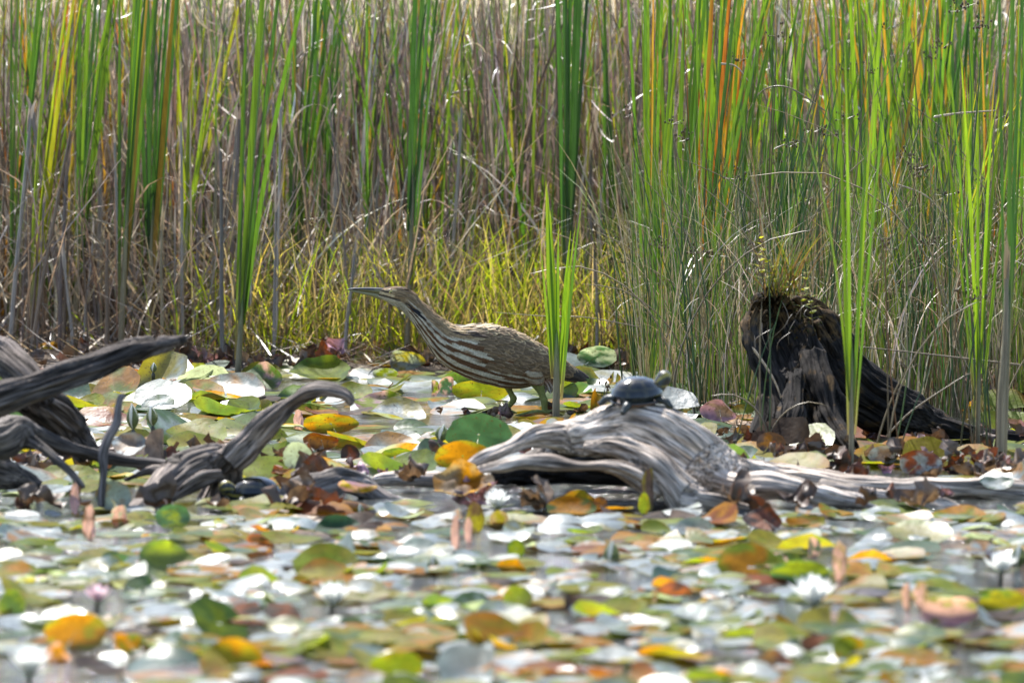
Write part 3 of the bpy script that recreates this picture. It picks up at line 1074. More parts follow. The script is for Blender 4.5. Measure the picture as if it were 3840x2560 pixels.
# ------------------------------------------------------------------ turtles
def make_turtle(loc, heading, L, tilt=0.0, roll=0.0, neck_up=0.6, label='', group=None):
    """heading: angle of the head direction in the ground plane; L carapace length"""
    root = empty('turtle', loc, heading)
    root.rotation_euler = (roll, tilt, heading)
    tag(root, label, 'turtle', group)
    # carapace: flattened dome with a flared rim; x forward
    nu, nw = 14, 40
    u = np.linspace(0.03, 1, nu); w_ = np.linspace(0, 2 * PI, nw, endpoint=False)
    Uu, Ww = np.meshgrid(u, w_, indexing='ij')
    rx = L / 2; ry = L * .40
    h = L * .40
    z = h * np.sqrt(np.clip(1 - (Uu * .97) ** 2.3, 0, 1))
    z = np.where(Uu > .9, z + .006 * L, z)
    # scute relief
    ridge = (.5 + .5 * np.cos(Ww * 8)) ** 14 * (Uu > .45) + np.exp(-((Uu - .5) / .05) ** 2) + np.exp(-((Uu - .84) / .03) ** 2)
    z = z - ridge * L * .006
    X = rx * Uu * np.cos(Ww) * (1 + .04 * np.cos(Ww)); Yy = ry * Uu * np.sin(Ww)
    V = np.stack([X, Yy, z + L * .14], -1).reshape(-1, 3)
    i = np.arange(nu - 1)[:, None] * nw; j = np.arange(nw)[None, :]; j2 = (j + 1) % nw
    Q = np.stack([i + j, i + nw + j, i + nw + j2, i + j2], -1).reshape(-1, 4)
    C = np.tile(np.array([.012, .013, .014]), (len(V), 1))
    C[(ridge.ravel() > .6)] = np.array([.05, .045, .025])
    car = MB().add(V, Q, C).build('carapace', MAT['shell'], root)
    # marginal rim and plastron
    Vr = []
    for (sx, zz) in ((1.0, .14), (1.035, .125), (.98, .10), (.80, .05), (.4, .03), (.03, .03)):
        Vr.append(np.stack([rx * sx * np.cos(w_) * (1 + .04 * np.cos(w_)), ry * sx * np.sin(w_), np.full(nw, L * zz)], -1))
    Vr = np.array(Vr).reshape(-1, 3)
    i = np.arange(5)[:, None] * nw
    Q = np.stack([i + j, i + nw + j, i + nw + j2, i + j2], -1).reshape(-1, 4)
    Cr = np.tile(np.array([.16, .075, .03]), (len(Vr), 1)); Cr[:nw * 2] = np.array([.035, .03, .03]); Cr[nw * 3:] = np.array([.22, .15, .06])
    MB().add(Vr, Q, Cr).build('plastron', MAT['shell'], root)
    # body: neck, head, legs, tail in one skin
    PV, PQ, n0 = [], [], 0

    def tb(p, r):
        nonlocal n0
        V, Q, *_ = tube(np.array(p) * L, np.array(r) * L, 10, 6 * len(p))
        PV.append(V); PQ.append(Q + n0); n0 += len(V)
    nx = neck_up
    tb([(-.3, 0, .12), (0, 0, .13), (.34, 0, .14)], [.12, .22, .13])
    tb([(.30, 0, .16), (.44, 0, .22 + .16 * nx), (.53, 0, .28 + .32 * nx), (.62, 0, .31 + .44 * nx), (.72, 0, .32 + .50 * nx)], [.15, .135, .135, .15, .07])
    for s in (1, -1):
        tb([(.30, s * .20, .13), (.40, s * .38, .12), (.44, s * .44, .05), (.50, s * .48, .01)], [.08, .07, .06, .045])
        tb([(-.28, s * .20, .13), (-.40, s * .36, .11), (-.48, s * .40, .04), (-.54, s * .43, .01)], [.09, .075, .06, .05])
    tb([(-.42, 0, .10), (-.55, .01, .06), (-.64, .02, .02)], [.05, .03, .01])
    me, co, no = remeshed(np.concatenate(PV), np.concatenate(PQ), L * .02)
    C = np.tile(np.array([.035, .04, .035]), (len(co), 1))
    s = np.sin(np.arctan2(co[:, 2] - L * .3, co[:, 1]) * 7) > .55
    C[s & (co[:, 0] > .3 * L)] = np.array([.30, .25, .05])
    setcol(me, C)
    link('body', me, MAT['skin'], root)
    return root


def drop(bvh, x, y):
    h = bvh.ray_cast(Vector((x, y, 3)), Vector((0, 0, -1)))
    return h[0].z if h[0] is not None else 0.0


tp = at(2385, 1520, 12.03)
tz = drop(LOG_BVH, tp.x, tp.y)
make_turtle((tp.x, tp.y, tz - .004), math.radians(28), .120, tilt=math.radians(-5), roll=math.radians(8), neck_up=.34, label='shiny dark turtle basking on top of the hollow log with its head raised')
tp = gp(955, 1895)
make_turtle((tp.x, tp.y + .06, -.004), math.radians(200), .115, neck_up=.1, label='small wet turtle half hidden between the curved branch and the low log')
# ------------------------------------------------------------------ lily pads
PC = dict(
    lime=(.19, .24, .018), yellow=(.27, .235, .018), green=(.085, .15, .035), deep=(.045, .105, .060), glauc=(.165, .195, .20),
    orange=(.44, .19, .008), rust=(.20, .055, .015), brown=(.10, .062, .042), dark=(.030, .018, .013), tan=(.34, .245, .165), mauve=(.40, .235, .30))
PC = {k: np.array(v) * {'dark': 1.0, 'brown': .8, 'orange': .62, 'deep': .7, 'rust': .8, 'glauc': 1.25, 'mauve': .9}.get(k, .66) for k, v in PC.items()}  # pale waxy bloom raised to carry sky glare in its colour


def pad_geo(R, ns=22, nr=5, seed=0, notch=.16, cup=.0, wav=.03, curl=None, asp=1.0, ragged=.03, spin=0.0, crumple=0.0):
    r = np.linspace(.04, 1, nr + 1)
    a = np.linspace(notch, 2 * PI - notch, ns + 1)
    Rr, A = np.meshgrid(r, a, indexing='ij')
    k = random.Random(seed)
    p1, p2, p3 = k.uniform(0, 6.28), k.uniform(0, 6.28), k.uniform(0, 6.28)
    edge = 1 + ragged * (np.sin(3 * A + p1) + .7 * np.sin(7 * A + p2) + .5 * np.sin(13 * A + p3))
    # heart shaped: the lobes beside the notch are a little longer
    x = R * Rr * np.cos(A + spin) * edge; y = R * Rr * np.sin(A + spin) * edge * asp
    z = R * (cup * Rr ** (3 if cup > 0 else 2) * (1 + (.7 if cup > 0 else .35) * np.sin(2 * A + p2)) + wav * Rr ** 2 * np.sin(3 * A + p3) + wav * .8 * Rr ** 3 * np.sin(5 * A + p1))
    z = z - R * .03 * (1 - Rr) ** 2
    for c in (curl or []):
        ang, off, rho = c[:3]
        mx = c[3] if len(c) > 3 else 2.6
        d = x * math.cos(ang) + y * math.sin(ang) - off * R
        rh = rho * R
        th = np.clip(d / rh, 0, mx)
        rest = np.maximum(d - th * rh, 0)
        nd = np.where(d > 0, rh * np.sin(th) + rest * np.cos(th), d)
        dz = np.where(d > 0, rh * (1 - np.cos(th)) + rest * np.sin(th), 0)
        x = x + (nd - d) * math.cos(ang); y = y + (nd - d) * math.sin(ang); z = z + dz
    V = np.stack([x, y, z], -1).reshape(-1, 3)
    if crumple:
        q = V / R * 2.6 + seed * 3.1
        V = V + R * crumple * (np.stack([vnoise(q), vnoise(q + 31.7), vnoise(q + 77.1)], -1) - .5)
    m = ns + 1
    i = np.arange(nr)[:, None] * m + np.arange(ns)[None, :]
    Q = np.stack([i, i + m, i + m + 1, i + 1], -1).reshape(-1, 4)
    return V, Q, Rr.ravel(), A.ravel()


def pad_col(key, key2, V, rr, A, R, seed, amt=.5):
    a, b = PC[key], PC[key2]
    n = fbm(V / R * 2.2 + seed * 7.7, 3)
    f = np.clip((n - .62 + amt * .35 + .22 * (rr - .6)) / .12, 0, 1)[:, None]
    k = (0.8 + .4 * vnoise(np.stack([A * 5, rr * 2, A * 0 + seed], -1)))[:, None]
    C = (a * (1 - f) + b * f) * k
    vein = np.clip((np.abs(np.sin(A * 9)) - .0) / .12, 0, 1)
    g = random.Random(seed * 13 + 5).random()
    gl = (.85 + .15 * g) if key == 'glauc' else .75 if (key in ('green', 'deep') and g < .6) else (.8 if g < .15 else .18 * g)
    return np.concatenate([C * (0.88 + .12 * vein)[:, None], np.full((len(C), 1), gl)], 1)


def rotm(rx, ry, rz):
    return np.array((Matrix.Rotation(rz, 3, 'Z') @ Matrix.Rotation(rx, 3, 'X') @ Matrix.Rotation(ry, 3, 'Y')))


CN = dict(lime='lime green', yellow='yellow', green='green', deep='dark green', glauc='pale grey-green', orange='orange', rust='rust red', brown='brown', dark='blackish', tan='tan', mauve='mauve')
GUARD = [(1290, 2190, 1060, 1580, 13.9), (2240, 2540, 1380, 1560, 11.95), (1640, 2600, 1640, 1900, 11.8), (860, 1050, 1840, 1910, 11.7), (2960, 3140, 2200, 2312, 10.3), (3690, 3820, 2090, 2190, 10.7), (1170, 1320, 2210, 2314, 10.3), (20, 200, 2480, 2570, 9.5), (1810, 1920, 1860, 1940, 11.7), (310, 430, 2220, 2302, 10.4), (2255, 2325, 2020, 2140, 10.8), (1600, 1660, 2070, 2160, 10.7), (3780, 3840, 2040, 2140, 10.8), (470, 610, 1500, 1640, 12.7), (1610, 1690, 1585, 1690, 12.9)]   # photo boxes kept clear of taller things in front

GUARD = [(*g_[:4], RY(g_[4])) for g_ in GUARD]


def guarded(p, R, h):
    u, v = pix(p)
    k = ppm(p[1])
    for (a, b, c, d, y) in GUARD:
        if p[1] < y and u + R * k > a and u - R * k < b and v - h * k < d - 6 and v > c: return True
    return False


pads = []       # every pad or dead leaf: dict


def addpad(p, R, key, key2, amt=.4, rot=(0, 0, 0), label=None, kind='pad', inner=0.0, **geo):
    pads.append(dict(p=Vector(p), R=R, key=key, key2=key2, amt=amt, rot=rot, label=label, kind=kind, inner=inner, geo=geo, seed=len(pads) + 1))


def stand(u, vb, wpx, hpx, key, key2, label, amt=.4, yaw=0.0, back=0.0, Y=None, kind='pad', cup=.12, curl=None, spin=None, z=0.0, lean=None, inner=0.0, **geo):
    """a pad standing on edge in the water: bottom at pixel (u, vb), wpx wide, hpx tall"""
    p = gp(u, vb, z) if Y is None else at(u, vb, Y)
    k = ppm(p.y)
    R = wpx / k / 2
    h = hpx / k
    ratio = h / (2 * R)
    asp = 1.0
    if ratio > .92: asp = ratio / .92; ratio = .92
    ti = math.asin(min(.98, ratio)) if lean is None else lean
    if lean is not None:
        if ti >= .9: ti = max(ti, 1.47)
        asp = h / (2 * R) / math.sin(ti)
    c = Vector((p.x, p.y + R * asp * math.cos(ti), p.z + R * asp * math.sin(ti) - .004))
    # rot X by ti puts local +y up and away; the top of the leaf then faces the viewer
    s = random.Random(int(u * 7 + vb)).uniform(-2.3, -.8) if spin is None else spin
    GUARD.append((u - wpx * .5, u + wpx * .5, vb - hpx, vb + 4, p.y))
    pads.append(dict(p=c, R=R, key=key, key2=key2, amt=amt, rot=(ti, 0, yaw), label=label, kind=kind, inner=inner, spin=s, asp=asp, geo=dict(dict(cup=cup, curl=curl, notch=.03), **geo), seed=len(pads) + 1))


# --- the ones that stand out
stand(1015, 1360, 240, 92, 'glauc', 'glauc', 'broad pale shining pad propped at the foot of the cattails', .1, yaw=.2, cup=.05)
stand(1440, 1385, 235, 62, 'orange', 'lime', 'orange and lime pad arched on edge below the bird\'s bill', .55, curl=[(1.57, .5, .5)])
stand(1805, 1502, 225, 84, 'lime', 'yellow', 'large lime pad standing on edge under the bird\'s belly', .2, yaw=-.12, cup=.05, lean=1.0)
stand(2110, 1492, 120, 74, 'lime', 'yellow', 'lime pad standing on edge behind the bird\'s hind leg', .2, lean=1.1)
stand(1795, 1700, 250, 155, 'deep', 'deep', 'large round dark green pad standing upright left of the hollow log', .1, Y=12.62, cup=.06, lean=1.25)
stand(1735, 1758, 215, 112, 'orange', 'yellow', 'bright orange pad leaning against the left end of the hollow log', .3, Y=12.12, yaw=.1, lean=1.0)
stand(1740, 1858, 245, 84, 'orange', 'tan', 'curled orange pad with red rim before the tip of the hollow log', .6, Y=11.8, yaw=-.35, curl=[(2.0, .35, .5, 1.4)], lean=.5, crumple=.35)
stand(600, 1545, 225, 112, 'glauc', 'glauc', 'pale silvery round pad raised beside two lily buds', .1, yaw=-.2, cup=.04)
stand(845, 1512, 275, 64, 'glauc', 'orange', 'pale pad with orange speckled rim behind the curved branch', .45, cup=.22, yaw=.1)
stand(732, 1672, 230, 80, 'yellow', 'lime', 'mustard yellow pad on edge behind the curved branch', .4, yaw=.08)
stand(985, 1458, 150, 74, 'green', 'mauve', 'green pad rolled over to show its mauve underside', .2, curl=[(.6, .1, .35)], yaw=.3)
stand(1195, 1432, 230, 54, 'lime', 'green', 'long lime pad arched low between reeds and curved branch', .3, curl=[(1.57, .4, .5)])
stand(590, 1722, 92, 118, 'tan', 'tan', 'dry tan leaf standing folded behind the twig', .2, Y=12.2, kind='dead', curl=[(0, .1, .4)])
stand(480, 1700, 130, 60, 'tan', 'glauc', 'dry pale leaf lying against the curled root', .3, Y=12.25, kind='dead', curl=[(1.2, .2, .5)])
stand(648, 1982, 132, 100, 'lime', 'deep', 'half lime half dark green pad upright before the curved branch', .5, yaw=.15, lean=1.2)
stand(1935, 2085, 68, 72, 'lime', 'green', 'narrow green pad standing behind a folded orange one', .3, lean=1.3)
stand(1925, 2145, 122, 62, 'orange', 'yellow', 'small folded orange pad propped before a narrow green one', .15, lean=1.05, curl=[(.4, .2, .4)])
stand(1945, 2292, 124, 108, 'lime', 'yellow', 'olive lime pad standing tilted in open water', .3, yaw=-.4, lean=1.2)
stand(1782, 1995, 70, 120, 'yellow', 'brown', 'tall mustard pad standing beside two pink curled leaves', .4, lean=1.3)
stand(1872, 1980, 70, 76, 'yellow', 'tan', 'mustard and tan pad standing before a white lily', .6, lean=1.25)
stand(1708, 2060, 34, 138, 'mauve', 'mauve', 'pink curled leaf standing like a stake, taller of a pair', .1, lean=1.35, curl=[(0, .1, .9, .6)], crumple=.3)
stand(1757, 2035, 34, 105, 'mauve', 'mauve', 'pink curled leaf standing like a stake, shorter of a pair', .1, lean=1.35, curl=[(0, .1, .9, .6)], crumple=.3)
stand(285, 2430, 240, 145, 'orange', 'yellow', 'big mustard orange pad raised in front of a pink lily', .45, yaw=.2, lean=1.0)
stand(482, 2442, 110, 98, 'orange', 'green', 'orange pad cupped beside the big mustard orange one', .3, lean=1.0, curl=[(1.57, .2, .4)])
stand(215, 2480, 120, 85, 'orange', 'mauve', 'reddish orange pad rolled to a mauve back near a white lily', .35, yaw=.7, lean=.9, curl=[(.5, 0, .35)])
stand(45, 2318, 100, 118, 'green', 'lime', 'bright green pad standing on edge in open water', .3, lean=1.3)
stand(1490, 2540, 205, 110, 'lime', 'yellow', 'broad lime pad raised in open water', .3, lean=.9, cup=.05)
stand(3000, 2185, 225, 95, 'lime', 'deep', 'broad lime pad raised behind the largest white lily', .4, lean=1.0)
stand(3045, 2085, 70, 80, 'deep', 'mauve', 'dark green pad folded to a pink flap behind the broad lime pad', .4, lean=1.3, curl=[(PI, .1, .3)])
stand(3150, 2175, 60, 160, 'mauve', 'tan', 'tall mauve grey leaf rolled upright beside the broad lime pad', .3, lean=1.35, curl=[(0, .1, .9, .6)], crumple=.3)
stand(3400, 2285, 52, 110, 'mauve', 'tan', 'pinkish rolled leaf leaning in open water', .3, lean=1.2, yaw=.5, curl=[(0, -.2, .4)])
stand(3450, 2280, 62, 112, 'mauve', 'tan', 'wide pinkish rolled leaf leaning behind a long mauve one', .4, lean=1.2, yaw=.5, curl=[(0, .1, .9, .6)], crumple=.3)
stand(3570, 2345, 215, 78, 'mauve', 'lime', 'long mauve leaf rolled over a lime pad', .2, lean=.6, yaw=-.2, curl=[(1.57, -.1, .4)])
stand(3760, 2300, 180, 100, 'yellow', 'green', 'mustard pad with dark middle raised beside the rolled mauve leaf', .4, lean=1.0)
stand(335, 2020, 55, 135, 'mauve', 'brown', 'mauve brown leaf rolled upright below the twig', .3, lean=1.35, curl=[(0, .1, .9, .6)], crumple=.3)
stand(455, 1975, 92, 90, 'mauve', 'glauc', 'pale pink leaf curled like a shell at the branch foot', .3, lean=1.0, yaw=.4, curl=[(0, -.1, .4)])
stand(425, 1905, 140, 110, 'glauc', 'tan', 'pale grey leaf draped against the foot of the branch', .3, lean=1.0, Y=11.78)
stand(280, 1920, 40, 120, 'mauve', 'brown', 'dark mauve leaf rolled like a cigar beside the twig', .3, lean=1.25, Y=11.72, curl=[(0, .1, .9, .6)], crumple=.3)
stand(2435, 1905, 60, 160, 'brown', 'yellow', 'brown blade shaped leaf upright against the dark hollow', .25, Y=11.72, lean=1.4, kind='dead', curl=[(0, -.1, .6)])
stand(2415, 1922, 44, 82, 'lime', 'yellow', 'small lime leaf upright before the brown blade shaped one', .3, Y=11.68, lean=1.3)
stand(2140, 1935, 190, 60, 'orange', 'green', 'flat orange and green pad before the dark hollow', .4, lean=.5)
stand(2250, 1925, 60, 70, 'orange', 'brown', 'upright orange scrap of leaf before the dark hollow', .4, lean=1.2, kind='dead')
stand(2870, 1985, 170, 80, 'rust', 'dark', 'dark rust leaf crumpled at the foot of the roots', .5, lean=.8, kind='dead', curl=[(.4, .1, .35)])
stand(3020, 1978, 150, 46, 'orange', 'yellow', 'yellow orange pad tilted beside the dark rust leaf', .5, lean=.6)
stand(3400, 1972, 220, 30, 'yellow', 'orange', 'low mustard pad resting along the long root', .4)
stand(3600, 1965, 230, 40, 'lime', 'orange', 'lime and orange pad resting at the end of the long root', .4)
stand(3450, 2040, 260, 65, 'yellow', 'lime', 'wide mustard pad lifted on the water past the roots', .4, cup=.1)
stand(1115, 1755, 110, 105, 'glauc', 'glauc', 'whitish leaf upright behind the low log', .1, Y=12.3, lean=1.0, kind='pad')
stand(1205, 1680, 135, 72, 'orange', 'rust', 'tawny orange leaf tented behind the low log', .5, lean=1.0, kind='dead', curl=[(1.2, .2, .4)])
stand(1312, 1735, 72, 76, 'rust', 'dark', 'square dark rust leaf standing behind the low log', .5, lean=1.3, kind='dead')
stand(1490, 1720, 120, 48, 'lime', 'green', 'bright lime leaf tip behind the thin grey log', .3, lean=.9)
stand(1345, 1840, 150, 60, 'yellow', 'mauve', 'mustard leaf folded along its midrib on the low log', .3, Y=11.82, lean=.9, curl=[(1.2, 0, .25)])
stand(1240, 1620, 210, 75, 'yellow', 'orange', 'speckled mustard pad cupped under the branch tip', .5, cup=.3, lean=.9)
stand(1120, 1620, 40, 90, 'mauve', 'mauve', 'glossy mauve roll of leaf below the branch tip', .1, lean=1.3, curl=[(0, .1, .9, .6)], crumple=.3)
stand(1330, 1498, 130, 58, 'lime', 'yellow', 'lime pad arched just beyond the branch tip', .3, cup=.1)
stand(1415, 1545, 185, 52, 'lime', 'mauve', 'lime pad with a mauve rolled rim before the bird', .2, yaw=-.25, curl=[(1.57, .55, .3)])
stand(1490, 1590, 210, 62, 'glauc', 'yellow', 'silvery cupped pad with yellow far lip before the bird', .3, yaw=.3, cup=.22)
stand(1395, 1362, 110, 40, 'tan', 'lime', 'tan rolled leaf lying by the orange and lime pad', .3, kind='dead', curl=[(1.57, -.2, .35)])
stand(1530, 1395, 150, 60, 'glauc', 'yellow', 'long folded pad with yellow inside beneath the bird\'s breast', .35, yaw=-.5, curl=[(1.57, 0, .4)], lean=.7)
stand(1445, 1420, 95, 46, 'lime', 'glauc', 'small lime pad with grey lower half beneath the bird\'s neck', .4, lean=.9)
stand(1625, 1480, 45, 62, 'lime', 'mauve', 'narrow folded lime pad with mauve edge before the bird\'s legs', .3, lean=1.2, curl=[(PI, 0, .3)])
stand(1682, 1480, 78, 74, 'deep', 'mauve', 'dark teal pad folded to a mauve edge before the bird\'s legs', .3, lean=1.1, curl=[(0, .2, .3)])
stand(1715, 1450, 110, 60, 'green', 'green', 'dull green pad behind the large lime one', .2, lean=1.0)
stand(190, 1355, 170, 78, 'orange', 'yellow', 'amber pad glowing at the foot of the leaning grey stalk', .45, lean=1.1)
stand(2890, 1690, 110, 76, 'orange', 'brown', 'amber leaf upright between hollow log and stump', .5, lean=1.1, kind='dead', Y=12.8)
stand(3310, 1735, 110, 70, 'tan', 'glauc', 'whitish leaf half raised below the stump', .4, lean=1.0, Y=12.75, kind='dead')
stand(3450, 1780, 160, 100, 'glauc', 'rust', 'pale leaf with rust upper half leaning below the stump root', .5, lean=1.0, Y=12.6, kind='dead')
stand(3740, 1830, 130, 44, 'glauc', 'deep', 'pale green pad lying over the end of the long root', .4, Y=12.0, lean=.6)
stand(2240, 1372, 150, 80, 'deep', 'glauc', 'dark grey green pad humped behind the bird\'s tail', .4, lean=1.0, Y=14.6)
stand(2700, 1575, 150, 85, 'tan', 'mauve', 'tan leaf propped against the left side of the stump', .4, lean=1.0, Y=13.3, kind='dead', curl=[(.5, .1, .4)])

NHAND = len(pads)
# --- floating pads everywhere else
LOGBOX = [(-1.45, -0.5, 11.85, 12.12), (-.6, -.15, 11.88, 12.15), (-.2, .95, 11.84, 12.5), (.4, 1.6, 11.86, 12.2), (.45, 1.25, 12.95, 13.6)]


def inlog(x, y, m=0.0):
    return any(a - m < x < b + m and c - m < y < d + m for a, b, c, d in LOGBOX)


rp = random.Random(21)
KW_NEAR = [('lime', 15), ('yellow', 18), ('green', 6), ('glauc', 46), ('deep', 4), ('orange', 6), ('rust', 1.5), ('brown', 2), ('dark', 4)]
KW_MID = [('lime', 27), ('yellow', 20), ('green', 12), ('glauc', 30), ('deep', 4), ('orange', 6), ('rust', 2.5), ('brown', 2)]


def wpick(w):
    t = rp.uniform(0, sum(a for _, a in w))
    for k, a in w:
        t -= a
        if t <= 0: return k
    return w[0][0]


SEC = dict(lime=['yellow', 'green', 'orange'], yellow=['orange', 'lime', 'lime'], green=['lime', 'deep', 'yellow'], glauc=['glauc', 'green', 'yellow', 'orange'], deep=['green', 'deep'], orange=['yellow', 'rust', 'lime'], rust=['orange', 'dark'], brown=['dark', 'tan'], mauve=['tan', 'mauve'], dark=['brown', 'rust'])


def remap(x, y):
    return x * RY(y) / y, RY(y)


def rand_pad(x, y, near):
    x, y = remap(x, y)
    key = wpick(KW_NEAR if near else KW_MID)
    key2 = rp.choice(SEC[key])
    R = rp.uniform(.040, .098) if not near else rp.uniform(.024, .068) * (.8 if key == 'glauc' else 1)
    m = rp.random()
    if near and m < .50 and rp.random() < .62: m = .9
    if abs(y - 10.8) < .4 and .30 < m < .44: m = .9
    curl = None
    tx, ty = rp.gauss(.015, .035) + (rp.uniform(.05, .22) if key == 'glauc' else 0), rp.gauss(0, .04)
    z = rp.uniform(.003, .012)
    cup, wav = rp.uniform(0, .05), rp.uniform(.005, .035)
    pose = 'flat'
    if m < .30:
        a = rp.uniform(0, 6.28)
        curl = [(a, rp.uniform(.2, .65), rp.uniform(.25, .6), rp.uniform(.8, 2.4))]
        pose = 'curled'
    elif m < .44:
        tx = rp.uniform(.25, .9); z = R * math.sin(tx) * .6; pose = 'raised'
        if rp.random() < .5: curl = [(rp.uniform(0, 6.28), .3, .4, 2.0)]
    elif m < .50:
        cup = rp.uniform(.2, .4); pose = 'cupped'
    rz = rp.uniform(0, 6.28) if pose != 'raised' else rp.uniform(-.9, .9)
    dm = rp.random()
    if pose in ('flat', 'curled') and dm < .55:
        cup = -rp.uniform(.06, .24); z += R * -cup * .8; pose = 'arched'
        if dm < .3: curl = [(PI / 2 - rz + rp.gauss(0, .9), rp.uniform(-.2, .5), rp.uniform(.5, 1.2), rp.uniform(.3, 1.0))]
        else: curl = None
    elif pose == 'flat' and rp.random() < .45:
        curl = [(PI / 2 - rz + rp.gauss(0, .5), rp.uniform(-.2, .7), rp.uniform(.8, 1.6), rp.uniform(.15, .5))]
    hh = {'flat': .012, 'curled': .035, 'raised': R * 1.4 * math.sin(tx), 'cupped': .03, 'arched': R * -cup + .012}[pose]
    if guarded((x, y, 0), R, hh): return
    addpad((x, y, z), R, key, key2, rp.uniform(.1, .6), (tx, ty, rz if abs(tx) < .05 or pose == 'raised' else rp.gauss(0, .5)), cup=cup, wav=wav, curl=curl)
    pads[-1]['pose'] = pose


n_try = 0
while n_try < 2500:
    n_try += 1
    y = rp.uniform(8.7, 15.25) if n_try > 1000 else rp.uniform(8.7, 11.8)
    x = rp.uniform(-1, 1) * (.12 * y + .15)
    if inlog(x, y, .02): continue
    if RY(y) > shore(x) - .12: continue
    if x > .78 and y > 12.3 and rp.random() < .75: continue
    # keep the bird's feet clear
    if 13.8 < y < 14.05 and (-.2 < x < .0): continue
    rand_pad(x, y, y < 11.8)

for k in range(900):         # the dense middle ground
    y = rp.uniform(12.45, 15.2); x = rp.uniform(-1, 1) * (.12 * y + .1)
    if x > .72 or inlog(x, y, .02) or RY(y) > shore(x) - .08: continue
    if 13.8 < y < 14.05 and (-.2 < x < .0): continue
    rand_pad(x, y, False)

# --- dead curled leaves: along the driftwood, at the reeds' feet, round the stump
def rand_dead(x, y, z=None, rs=1.0, mapped=True):
    if mapped: x, y = remap(x, y)
    key = rp.choice(['brown', 'brown', 'tan', 'tan', 'rust', 'dark', 'dark', 'mauve', 'tan', 'brown', 'brown'])
    key2 = rp.choice(['dark', 'brown', 'tan', 'brown', 'rust'])
    R = rp.uniform(.018, .048) * rs
    curl = [(rp.uniform(0, 6.28), rp.uniform(-.3, .3), rp.uniform(.2, .5), rp.uniform(1.2, 3.0))]
    if rp.random() < .5: curl.append((rp.uniform(0, 6.28), rp.uniform(0, .4), rp.uniform(.2, .4), 2.2))
    tx = rp.gauss(.25, .4)
    zz = (max(0, float(ground_z(np.array(x), np.array(y)))) + rp.uniform(.008, .03)) if z is None else z
    if guarded((x, y, 0), R, .03): return
    addpad((x, y, zz + R * abs(math.sin(tx)) * .5), R, key, key2, rp.uniform(.2, .7), (tx, rp.gauss(0, .3), rp.uniform(0, 6.28)), kind='dead', cup=rp.uniform(.1, .4), wav=rp.uniform(.08, .2), curl=curl, ragged=.10, crumple=.75)


for k in range(230):      # band round the driftwood
    x = rp.uniform(-1.4, 1.5); y = rp.uniform(11.75, 12.75)
    if inlog(x, y, .01): continue
    rand_dead(x, y)
for k in range(260):      # shoreline
    x = rp.uniform(-1.9, 1.9); y = float(shore(np.array(x))) + rp.gauss(.02, .16)
    rand_dead(x, y, mapped=False)
for k in range(110):      # round and right of the stump
    x = rp.uniform(.5, 1.7); y = rp.uniform(12.3, 13.5)
    rand_dead(x, y, rp.uniform(.004, .02), .85)
for k in range(60):
    rand_pad(rp.uniform(.45, 1.6), rp.uniform(12.3, 13.4), False)
    if pads[-1]['key'] == 'glauc': pads[-1]['key'] = 'yellow'
for k in range(26):       # by the bird's feet
    rand_dead(rp.uniform(-.2, .2), rp.uniform(13.65, 14.0), .008, .5)

# --- build them: the largest in view as individuals, the rest as one mass of each kind
def pad_world(d, ns, nr):
    g_ = dict(d['geo'])
    V, Q, rr, A = pad_geo(d['R'], ns, nr, d['seed'], asp=1.0, spin=d.get('spin') or 0.0, **g_)
    C = pad_col(d['key'], d['key2'], V, rr, A, d['R'], d['seed'], d['amt'])
    if d.get('asp', 1.0) != 1.0:
        V = V * np.array([1, d['asp'], 1])
    return V, Q, C


def area_px(d):
    u, v = pix(d['p'])
    if not (-150 < u < 3990 and 1200 < v < 2700): return 0
    k = ppm(d['p'].y)
    s = max(.13, abs(math.sin(d['rot'][0]))) if d['geo'].get('curl') is None else max(.3, abs(math.sin(d['rot'][0])))
    return (d['R'] * k) ** 2 * s


